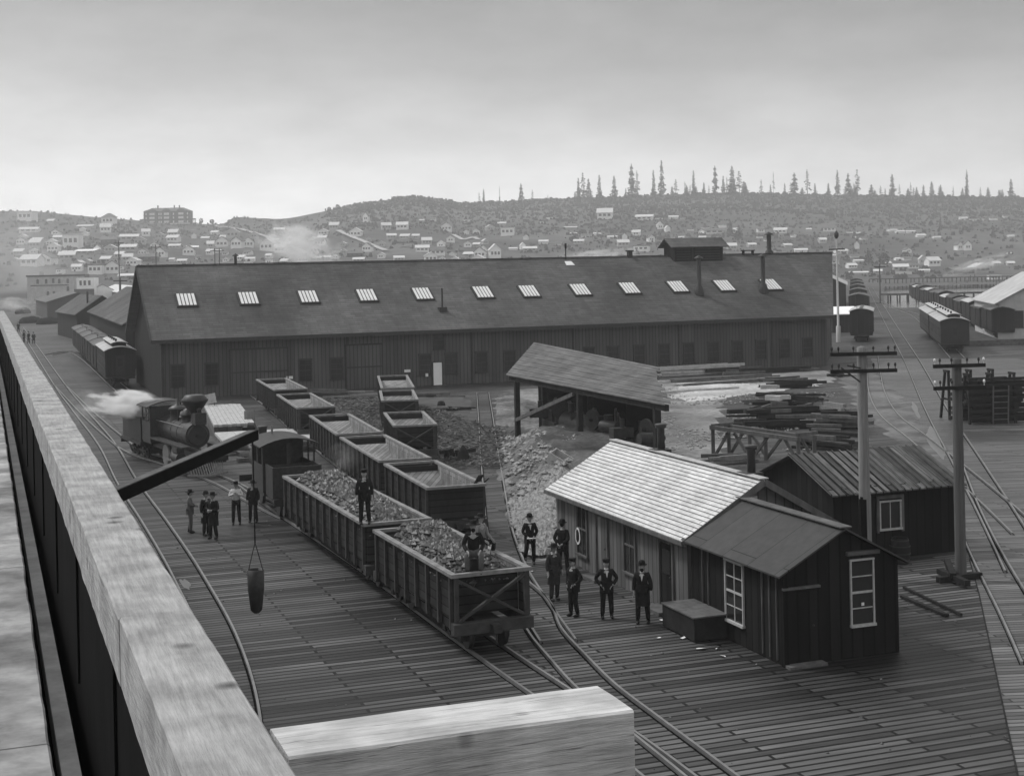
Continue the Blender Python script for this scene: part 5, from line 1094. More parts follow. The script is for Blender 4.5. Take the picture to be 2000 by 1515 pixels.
for i, (x, y, lb) in enumerate(((905, 900, 'jagged tree stump beside the planked track near the empty cars'), (862, 800, 'low stump behind the short siding coal cars'))):
    t = thing('stump', lb, 'stump', G(x, y), 0); mb = MB(); mb.lathe([(.5, 0), (.34, .15), (.28, .5), (.22, .62), (.05, .66 + .2 * (1 - i))], n=11); mb.obj('trunk', 'darkwood', t)
# tipped pale box at the bank, boulder
q = W(25.6, 63.2, .95); t = thing('tipped_box', 'pale open box lying tipped on the rubble bank under the canopy', 'box', q, -.4); m_ = Matrix.Rotation(.5, 4, 'Y') @ Matrix.Rotation(.15, 4, 'X')
mb = MB(); mb.box(-.9, .9, -.4, .4, 0, .04, m_); mb.box(-.9, .9, -.4, -.36, .041, .5, m_); mb.box(-.9, .9, .36, .4, .041, .5, m_); mb.box(-.9, -.86, -.36, .36, .041, .5, m_); mb.box(.86, .9, -.36, .36, .041, .5, m_); mb.obj('box_shell', 'palewood', t)
timbers(1100, 1085, 3, 1.5, 2.6, .1, (1, .3), ['darkwood'], 'dark log at the foot of the rubble bank behind the standing men', 'logs at the foot of the rubble bank', 1, (.2, .26), .1, seed=31, cat='log', name='log')
# pale lumber stacks right of the large locomotive
def stack(pts, hgt, n, label, m='palewood', seed=1, lays=4):
    """pts: near-left, near-right, far-right corner pixels on the ground"""
    a, b_, c_ = [G(*p) for p in pts]; u = b_ - a; v = c_ - b_; rot = math.atan2(v.y, v.x); t = thing('lumber_stack', label, 'lumber stack', a, rot, 'pale lumber stacks beside the large locomotive')
    L = v.length; wd = u.length; rnd = random.Random(seed); s = -1
    for k in range(lays):
        mb = MB()
        for i in range(n):
            y = -wd * i / n; e = rnd.uniform(-.15, .15); mb.box(e, L + rnd.uniform(-.2, .2), y - wd / n + .02, y, k * hgt / lays + .02, (k + 1) * hgt / lays - .01)
        o = mb.obj('board_layer', m if k == lays - 1 else 'wood', t); o['kind'] = 'stuff'
stack(((418, 852), (490, 845), (462, 805)), .75, 9, 'larger pale lumber stack behind the diamond smokestack', seed=1)
stack(((440, 890), (492, 862), (470, 842)), .7, 6, 'lower pale lumber stack beside the locomotive headlight', seed=2)
p = G(398, 812); t = thing('sign_board', 'leaning pale boards just behind the smokestack top', 'board', p, .35); mb = MB(); mb.bar((0, 0, 1.15), (.9, 0, 1.3), .06, .7); mb.obj('panel', 'palewood', t); mb = MB(); mb.bar((.1, .15, 0), (.1, .05, 1.2), .08, .08); mb.bar((.8, .15, 0), (.8, .05, 1.3), .08, .08); mb.obj('leg', 'wood', t)
p = G(488, 840); t = thing('notice_board', 'upright pale notice board standing beyond the tip of the boom', 'notice board', p, .15)
mb = MB(); mb.box(-.35, .35, -.02, .02, .45, 1.25); mb.obj('panel', 'polewood', t)
for s in (-.3, .3): mb = MB(); mb.box(s - .04, s + .04, .021, .08, 0, 1.3); mb.obj('leg', 'wood', t)
# low clutter near the small locomotive
timbers(500, 898, 8, .8, 2, .1, (3, .6), ['wood', 'polewood'], 'short grey plank on the ground left of the small locomotive', 'planks left of the small locomotive', 2, (.15, .3), .5, seed=41, name='loose_plank', cat='plank')
# dark rack of trestles and a ladder at the right edge
p = G(1935, 826); t = thing('trestle_rack', 'tall stack of dark wooden trestles and rungs at the right edge', 'trestle rack', p, .12)
for k in range(3):
    for j in range(2):
        mb = MB(); x = -1.6 + k * 1.5; mb.bar((x, -.5 + j * 3, 0), (x + .1, -.2 + j * 3, 3.1), .14, .14); mb.bar((x, .9 + j * 3, 0), (x + .1, .3 + j * 3, 3.1), .14, .14); mb.bar((x + .1, -.3 + j * 3, 3.1), (x + .1, .5 + j * 3, 3.1), .14, .14); mb.bar((x + .03, -.35 + j * 3, 1.3), (x + .03, .65 + j * 3, 1.3), .08, .12); mb.obj('trestle', 'darkwood', t)
for k in range(7): mb = MB(); mb.box(-1.7, 2.2, -.62, -.5, .35 + k * .4, .5 + k * .4); mb.obj('rail_bar', 'darkwood', t)
rnd = random.Random(6)
for k in range(9):
    for j in range(3): mb = MB(); e = rnd.uniform(-.3, .3); mb.bar((-1.5 + e, -.2 + j * 1.1, .2 + k * .3), (2.3 + e, -.1 + j * 1.1, .2 + k * .3 + rnd.uniform(-.05, .05)), .3, .22); mb.obj('stacked_timber', 'darkwood', t)
mb = MB(); mb.bar((-.2, -.75, 0), (-.1, -.7, 2.4), .07, .07); mb.bar((.8, -.75, 0), (.9, -.7, 2.4), .07, .07)
for k in range(6): mb.bar((-.2, -.75, .3 + k * .36), (.8, -.75, .3 + k * .36), .05, .05)
mb.obj('ladder', 'wood', t)
# white building at the right edge, pale roofed shed beyond the shop
gable_box('white_building', 'white walled building with a pale roof at the right edge of the yard', 'building', G(1948, 592, 4.5), G(1903, 583, 4.5), 13, 4.5, 8.0, 'brick', 'coachroof')
wb = [o for o in COL.objects if o.name == 'white_building'][0]
for x in (2.0, 6.5, 11): window(wb, (x, 0, 2.2), 1.3, 2.6, 'x', 1, 2, .06, 1, 'trim', fw=.12)
for y in (-2.4, -6.5, -10): window(wb, (0, y, 2.4), 1.2, 2.0, 'y', 2, 2, .06, -1, 'trim', fw=.1)
q = G(1652, 556, 5); q2 = q * 1.14; gable_box('shed', 'dark walled shed with a white roof right behind the end of the shop', 'shed', q, Vector((q2.x, q2.y, 5)), 12, 5, 8, 'shopwall_dark', 'coachroof', side=-1)
q = G(1625, 612, 2.2); t = thing('shed', 'low long shed with a bright roof behind the lone boxcar', 'shed', D(1640, 640, 205).xy.to_3d(), .02); mb = MB(); mb.box(-1, 3.4, 0, 6, 0, 2.6); mb.obj('wall', 'boxcar', t); mb = MB(); mb.poly([(-1.3, -.3, 2.65), (3.7, -.3, 2.65), (3.7, 6.3, 3.5), (-1.3, 6.3, 3.5)], .1, (0, 0, 1)); mb.obj('roof', 'housewhite', t)
# ================================================================== PEOPLE
DG = None
def skin(vs, es, rs, root=0, sub=1):
    me = bpy.data.meshes.new('tmp'); me.from_pydata(vs, es, []); o = bpy.data.objects.new('tmp', me); COL.objects.link(o)
    md = o.modifiers.new('s', 'SKIN'); md.use_smooth_shade = True
    for i, r in enumerate(rs):
        rr = r if isinstance(r, tuple) else (r, r); me.skin_vertices[0].data[i].radius = rr; me.skin_vertices[0].data[i].use_root = (i == root)
    s_ = o.modifiers.new('u', 'SUBSURF'); s_.levels = sub; s_.render_levels = sub
    dg = bpy.context.evaluated_depsgraph_get(); ev = o.evaluated_get(dg); m2 = bpy.data.meshes.new_from_object(ev)
    vv = [v.co.copy() for v in m2.vertices]; ff = [tuple(p.vertices) for p in m2.polygons]
    bpy.data.objects.remove(o); bpy.data.meshes.remove(me); bpy.data.meshes.remove(m2)
    return vv, ff
def person(loc, rotz, label, pose='stand', hat='bowler', coat='long', cm='coat', tm='coat', shirt=False, beard=False, group='men standing about the yard', hgt=1.74, seed=0, parent=None):
    """faces local -y."""
    c = thing('person', label, 'person', loc, rotz, group); k = hgt / 1.74; rnd = random.Random(seed)
    c.scale = (k, k, k); hz = .92; S = []
    sp = .11 + rnd.uniform(-.02, .03)
    if pose == 'sit':
        hz = .50; hip = [(s * .1, .12, hz) for s in (-1, 1)]; knee = [(s * .2, -.30, .52) for s in (-1, 1)]; ank = [(s * .17, -.22, .09) for s in (-1, 1)]; up = hz
    elif pose == 'step':
        hip = [(s * .1, 0, hz) for s in (-1, 1)]; knee = [(-.16, -.22, .62), (.13, .02, .5)]; ank = [(-.2, -.12, .27), (.13, .05, .09)]
    else:
        hip = [(s * .1, 0, hz) for s in (-1, 1)]; knee = [(s * sp, -.03, .5) for s in (-1, 1)]; ank = [(s * (sp + .02), .02 + .03 * s, .09) for s in (-1, 1)]
    dz = hz - .92; Z = lambda z: z + dz
    lean = .06 if pose == 'sit' else 0; yt = .12 if pose == 'sit' else 0
    pel = (0, yt, Z(.94)); wai = (0, yt - lean * .3, Z(1.1)); che = (0, yt - lean, Z(1.32)); nb = (0, yt - lean, Z(1.48)); hd = (0, yt - lean - .015, Z(1.60))
    sh = [(s * .17, yt - lean, Z(1.42)) for s in (-1, 1)]
    A = {'stand': ([(s * .24, .02, 1.15) for s in (-1, 1)], [(s * .25, -.05, .92) for s in (-1, 1)]),
         'hips': ([(s * .33, .06, 1.18) for s in (-1, 1)], [(s * .17, -.08, 1.0) for s in (-1, 1)]),
         'front': ([(s * .26, -.02, 1.17) for s in (-1, 1)], [(s * .07, -.22, 1.12) for s in (-1, 1)]),
         'chest': ([(s * .27, -.04, 1.2) for s in (-1, 1)], [(s * .06, -.22, 1.3) for s in (-1, 1)]),
         'back': ([(s * .27, .08, 1.17) for s in (-1, 1)], [(s * .08, .17, 1.0) for s in (-1, 1)]),
         'step': ([(s * .26, 0, 1.16) for s in (-1, 1)], [(s * .10, -.22, 1.0) for s in (-1, 1)]),
         'sit': ([(s * .27, -.02, 1.16) for s in (-1, 1)], [(s * .17, -.3, 1.02) for s in (-1, 1)])}[pose]
    elb = [(x, y + yt - lean, Z(z)) for x, y, z in A[0]]; wr = [(x, y + yt - lean, Z(z)) for x, y, z in A[1]]
    V = [pel, wai, che, nb, hd]; E = [(0, 1), (1, 2), (2, 3), (3, 4)]; R = [(.13, .1), (.12, .09), (.14, .1), .052, .05]
    for i in (0, 1):
        n = len(V); V += [hip[i], knee[i], ank[i]]; E += [(0, n), (n, n + 1), (n + 1, n + 2)]; R += [.085, .055, .038]
        n = len(V); V += [sh[i], elb[i], wr[i]]; E += [(2, n), (n, n + 1), (n + 1, n + 2)]; R += [.06, .042, .028]
    vv, ff = skin(V, E, R); mb = MB(); mb.add(vv, ff, True)
    # head with brow, nose, eyes sunk, ears, chin
    hc = Vector((0, hd[1], hd[2] + .035)); hv = MB(); hv.sphere(hc, .1, 20, 14, (.78, .98, 1.16)); nv = []
    for v in hv.v:
        v = Vector(v); d = v - hc; f = max(0, -d.y / .1)
        if f > .3:
            if abs(d.x) < .016 and -.035 < d.z < .02: v.y -= .018 * (1 - abs(d.z + .02) * 12)
            if .012 < abs(d.x) < .05 and .0 < d.z < .028: v.y += .012
            if abs(d.x) < .04 and -.065 < d.z < -.05: v.y += .004
            if d.z > .028: v.y -= .004
        if d.z < -.06: v.x *= .9; v.y = hc.y + d.y * .92 - .008
        nv.append(v)
    mb.add(nv, hv.f, True)
    for s in (-1, 1): mb.sphere(hc + Vector((s * .08, .005, -.005)), .022, 8, 6, (.35, .8, 1.3))
    # hands: palm, four curled fingers, thumb at the side
    for i, s in ((0, -1), (1, 1)):
        w0 = Vector(wr[i]); e0 = Vector(elb[i]); d = (w0 - e0).normalized(); sd = Vector((0, 1, 0)).cross(d).normalized(); inn = Vector((-s * 1.0, 0, 0)); 
        fr = d.cross(inn).normalized() if abs(d.dot(inn)) < .9 else Vector((0, 0, -1)); pn = fr.cross(d).normalized()
        p1 = w0 + d * .02; p2 = w0 + d * .095; mb.bar(w0 - d * .01, p2, .078, .03, pn)
        for q, (ln, of) in enumerate(((.07, -.03), (.078, -.01), (.073, .01), (.06, .03))):
            a_ = p2 + fr * of; b_ = a_ + d * ln * .5 + pn * (.006 if s > 0 else -.006); c_ = b_ + d * ln * .4 - pn * .018
            mb.tube(a_, b_, .0095, .0085, 7); mb.tube(b_, c_, .0085, .007, 7)
        a_ = w0 + d * .03 + fr * -.036; b_ = a_ + d * .035 - fr * .022; mb.tube(a_, b_, .011, .01, 7); mb.tube(b_, b_ + d * .03 - fr * .002, .01, .0085, 7)
    mb.obj('body', 'skin', c)
    # trousers
    V = [(0, pel[1], pel[2])]; E = []; R = [(.155, .125)]
    for i in (0, 1):
        n = len(V); ak = Vector(ank[i]) + Vector((0, 0, .0)); V += [hip[i], knee[i], tuple(ak)]; E += [(0, n), (n, n + 1), (n + 1, n + 2)]; R += [.108, .083, .072]
    vv, ff = skin(V, E, R); mb = MB(); mb.add(vv, ff, True); mb.obj('trousers', tm, c)
    # coat or shirt
    V = [(0, pel[1], Z(.98)), wai, che, (0, nb[1], Z(1.44))]; E = [(0, 1), (1, 2), (2, 3)]; R = [(.175, .14), (.16, .13), (.185, .14), (.085, .08)]
    for i in (0, 1):
        n = len(V); wc = Vector(wr[i]) * .93 + Vector(elb[i]) * .07; V += [sh[i], elb[i], tuple(wc)]; E += [(2, n), (n, n + 1), (n + 1, n + 2)]; R += [.082, .066, .05]
    vv, ff = skin(V, E, R); mb = MB(); mb.add(vv, ff, True)
    if coat in ('long', 'jacket') and pose != 'sit':
        zb_ = .52 if coat == 'long' else .76
        mb.lathe([(1.0, zb_), (.96, .95), (.88, 1.12)], (0, 0, 0), n=20)
        m0 = len(mb.v) - 3 * 20 * 2
        mb.v = mb.v[:m0] + [(x * .215, y * .165 + (.02 if z < .9 else 0), z) for x, y, z in mb.v[m0:]]
    mb.obj('coat' if coat != 'shirt' else 'shirt', cm, c)
    if shirt:
        mb = MB(); y = che[1] - .145; mb.add([(-.045, y, Z(1.44)), (.045, y, Z(1.44)), (0, y - .03, Z(1.24))], [(0, 2, 1)]); mb.add([(-.045, y + .004, Z(1.44)), (.045, y + .004, Z(1.44)), (0, y - .026, Z(1.24))], [(0, 1, 2)])
        mb.lathe([(.062, Z(1.455)), (.06, Z(1.50))], (0, nb[1] - .005, 0), n=14); mb.obj('shirt_front', 'shirt', c)
    # boots
    for i in (0, 1):
        a = Vector(ank[i]); mb = MB(); mb.sphere(a + Vector((0, -.055, -.045)), .1, 12, 8, (.5, 1.35, .46)); mb.tube(a + Vector((0, 0, -.05)), a + Vector((0, 0, .07)), .052, .055, 10); mb.obj('boot', 'boot', c)
    # hair, beard, hat
    hb_ = MB(); hb_.sphere(hc + Vector((0, .018, .015)), .1, 14, 10, (.84, .96, 1.05)); hb_.v = [v if v[1] > hc.y - .02 or v[2] > hc.z + .04 else (v[0], hc.y - .02, v[2]) for v in hb_.v]; hb_.obj('hair', 'hair', c)
    if beard: b_ = MB(); b_.sphere(hc + Vector((0, -.07, -.085)), .055, 10, 8, (1, .8, 1.1)); b_.sphere(hc + Vector((0, -.1, -.045)), .03, 8, 6, (1.4, .5, .4)); b_.obj('beard', 'hair', c)
    ht = MB(); hh = hc + Vector((0, .005, .055))
    if hat == 'bowler': ht.lathe([(.155, .012), (.15, 0), (.1, 0), (.1, .04), (.096, .08), (.08, .115), (.04, .135), (.005, .14)], hh, n=20)
    elif hat == 'brim': ht.lathe([(.2, .0), (.19, .012), (.1, .012), (.098, .06), (.085, .11), (.03, .12), (.005, .105)], hh, n=20)
    else: ht.lathe([(.1, -.005), (.105, .03), (.115, .07), (.1, .09), (.005, .095)], hh, n=18); ht.poly([hh + Vector((-.07, -.08, .01)), hh + Vector((-.05, -.15, -.005)), hh + Vector((.05, -.15, -.005)), hh + Vector((.07, -.08, .01))], .01, (0, 0, 1))
    ht.obj('hat', 'hatfelt', c)
    return c
gm = 'men standing beside the shingled cabin and its track'
person(G(1036, 1102), .15, 'man in a bowler with one foot raised, pale paper in his hands', 'step', 'bowler', 'jacket', shirt=True, group=gm, seed=1)
person(G(1100, 1120), 2.6, 'man in a bowler turned away, back to the camera before the rubble bank', 'back', 'bowler', 'jacket', group=gm, hgt=1.8, seed=2)
person(G(1083, 1172), .5, 'man in a long faded coat and broad hat, next to the rails', 'stand', 'brim', 'long', 'coat2', 'coat2', group=gm, seed=3)
person(G(1121, 1203), -.9, 'man in a dark jacket turned to his right, pale face under a soft cap', 'hips', 'cap', 'jacket', group=gm, seed=4, hgt=1.72)
person(G(1186, 1207), .05, 'man with white shirt front, hands at pockets, before the cabin', 'hips', 'cap', 'jacket', shirt=True, group=gm, seed=5)
person(G(1256, 1217), -.15, 'bearded man in a long overcoat and bowler nearest the shed', 'stand', 'bowler', 'long', beard=True, shirt=True, group=gm, seed=6, hgt=1.78)
gl = 'men standing on the open deck below the boom'
person(G(372, 1040), 1.8, 'man in faded grey clothes standing apart left of the close pair', 'front', 'brim', 'jacket', 'wood', 'wood', group=gl, seed=17, hgt=1.7)
person(G(403, 1045), .9, 'left man of the close pair in long black coats on the deck', 'stand', 'bowler', 'long', group=gl, seed=7, hgt=1.72)
person(G(417, 1052), -.4, 'right man of the close pair in long black coats on the deck', 'front', 'brim', 'long', group=gl, seed=8, hgt=1.8)
person(G(462, 1024), .1, 'man in white shirt sleeves and braces holding his hands at his chest', 'chest', 'brim', 'shirt', 'shirt', group=gl, seed=9, hgt=1.75)
person(G(495, 1020), -.1, 'man in dark clothes standing right beside the hanging rope', 'stand', 'brim', 'jacket', group=gl, seed=10, hgt=1.72)
person(G(713, 1024, 2.27), .05, 'man in dark work clothes and cap standing on the longer loaded coal car', 'stand', 'cap', 'jacket', group='men on the loaded coal cars', seed=11, hgt=1.76)
bp_ = G(926, 1118, 2.2); person(bp_, .05, 'man in broad hat and pale trousers seated on the nearest coal load', 'sit', 'brim', 'jacket', 'coat', 'wood', beard=True, group='men on the loaded coal cars', seed=12, hgt=1.8)
bx_ = thing('keg', 'low keg under the seated man on the nearest coal load', 'keg', (bp_.x, bp_.y + .18, 2.12), 0); mb = MB(); mb.lathe([(.17, 0), (.2, .2), (.17, .42), (.0, .42)], n=14); mb.obj('staves', 'darkwood', bx_)
q = W(13.55, 40.0, 2.02); person(q, .9, 'man in pale shirt half hidden behind the seated man on coal', 'sit', 'brim', 'shirt', 'polewood', 'coat', group='men on the loaded coal cars', seed=13, hgt=1.7)
gf = 'tiny figures walking far down the left track'
for i, (x, y, r_) in enumerate(((36, 648, .3), (47, 668, 1.2), (56, 670, -.5), (66, 672, .2))):
    person(G(x, y), r_, ORD[i] + ' from left of the four tiny figures far down the left track', 'stand', 'bowler', 'long', group=gf, seed=20 + i, hgt=1.78)
p_ = G(1036, 1102)
# pale paper held by the first man
t = thing('paper_sheet', 'pale folded paper in the hands of the man with a raised foot', 'paper', (p_.x, p_.y, 0), .15); mb = MB(); mb.bar((-.15, -.3, .98), (.15, -.3, .98), .09, .02); mb.obj('sheet', 'paper', t)
# ================================================================== TOWN, HOUSES ON THE HILL
UNIT = {}
def unit_wall(kind):
    mb = MB(); mb.box(-.5, .5, 0, 1, -.35, 1)
    if kind == 'g': mb.poly([(-.5, 0, 1), (.5, 0, 1), (0, 0, 1.55)], .02, (0, -1, 0))
    if kind == 's':
        for s in (-1, 1): mb.poly([(s * .5, 0, 1), (s * .5, 1, 1), (s * .5, .5, 1.5)], .02, (s, 0, 0))
    return mb.mesh('house_wall')
def unit_roof(kind):
    mb = MB()
    if kind == 'g':
        for s in (-1, 1): mb.poly([(s * .58, -.08, .93), (s * .58, 1.08, .93), (0, 1.08, 1.6), (0, -.08, 1.6)], .06, (0, 0, 1))
    elif kind == 's':
        for y0 in (-.12, 1.12): mb.poly([(-.56, y0, .92), (.56, y0, .92), (.56, .5, 1.55), (-.56, .5, 1.55)], .06, (0, 0, 1))
    elif kind == 'h':
        mb.add([(-.58, -.08, .98), (.58, -.08, .98), (.58, 1.08, .98), (-.58, 1.08, .98), (-.12, .5, 1.55), (.12, .5, 1.55)], [(0, 1, 5, 4), (1, 2, 5), (2, 3, 4, 5), (3, 0, 4), (3, 2, 1, 0)])
    else: mb.box(-.54, .54, -.05, 1.05, 1.002, 1.08)
    return mb.mesh('house_roof')
def unit_win():
    mb = MB(); mb.box(-.09, .09, -.03, .01, -.16, .16); return mb.mesh('house_window')
WM = {k: unit_wall(k) for k in 'gsbh'}; RM = {k: unit_roof(k) for k in 'gsbh'}; WN = unit_win()
MESHV = {}
def withmat(me, m):
    k = (me.name, m)
    if k not in MESHV: q = me.copy(); q.materials.clear(); q.materials.append(M[m]); MESHV[k] = q
    return MESHV[k]
REG = {}
def house(x, yb, w_, h_, kind='s', tone='w', region=None):
    p = hill_hit(x, yb); sc = F / p.y; ww = w_ / sc; hh = h_ / sc / 1.3 if kind != 'b' else h_ / sc
    rnd = random.Random(int(x * 7 + yb)); rot = rnd.uniform(-.25, .25)
    wm = {'w': 'housewhite', 'm': 'housegrey', 'd': 'housedark', 'r': 'housegrey'}[tone]; rm = {'w': rnd.choice(['roofpale', 'roofpale', 'roofdark']), 'm': 'roofpale', 'd': 'roofdark', 'r': 'housewhite'}[tone]
    c = thing('house', '', 'house', p, rot); c.scale = (ww, max(ww * .8, 5), hh)
    wo = link('wall', withmat(WM[kind], wm), wm, c); ro = link('roof', withmat(RM[kind], rm), rm, c)
    if w_ >= 11 and h_ >= 8:
        n = 2 if w_ < 18 else 3
        for i in range(n):
            o = link('window', withmat(WN, 'roofdark'), 'roofdark', wo); o.location = ((i - (n - 1) / 2) * .3, 0, .6)
    tn = {'w': 'white', 'm': 'grey', 'd': 'dark', 'r': 'white roofed'}[tone]; sz = 'tiny' if w_ < 9 else 'small' if w_ < 16 else 'long low' if w_ / max(h_, 1) > 2.6 else 'medium' if w_ < 24 else 'large'
    fm_ = {'g': 'gabled', 's': 'pitched', 'b': 'flat', 'h': 'hipped'}[kind]
    REG.setdefault(region_of(x, yb), []).append((x, c, f'{sz} {tn} {fm_}'))
    return c
def region_of(x, y):
    xb = [(0, 'left of shop'), (262, 'above first skylights'), (440, 'around drifting smoke'), (640, 'below round hilltop'), (800, 'above middle skylights'), (960, 'right of hilltop'), (1100, 'left of cupola'), (1290, 'behind cupola'), (1430, 'right of cupola'), (1615, 'above lone boxcar'), (1740, 'across the bay'), (1870, 'across bay, far right')]
    nm = [n for a, n in xb if x >= a][-1]; row = 'top row' if y < 445 else 'upper row' if y < 468 else 'middle row' if y < 492 else 'lower row' if y < 515 else 'bottom row'
    return nm, row
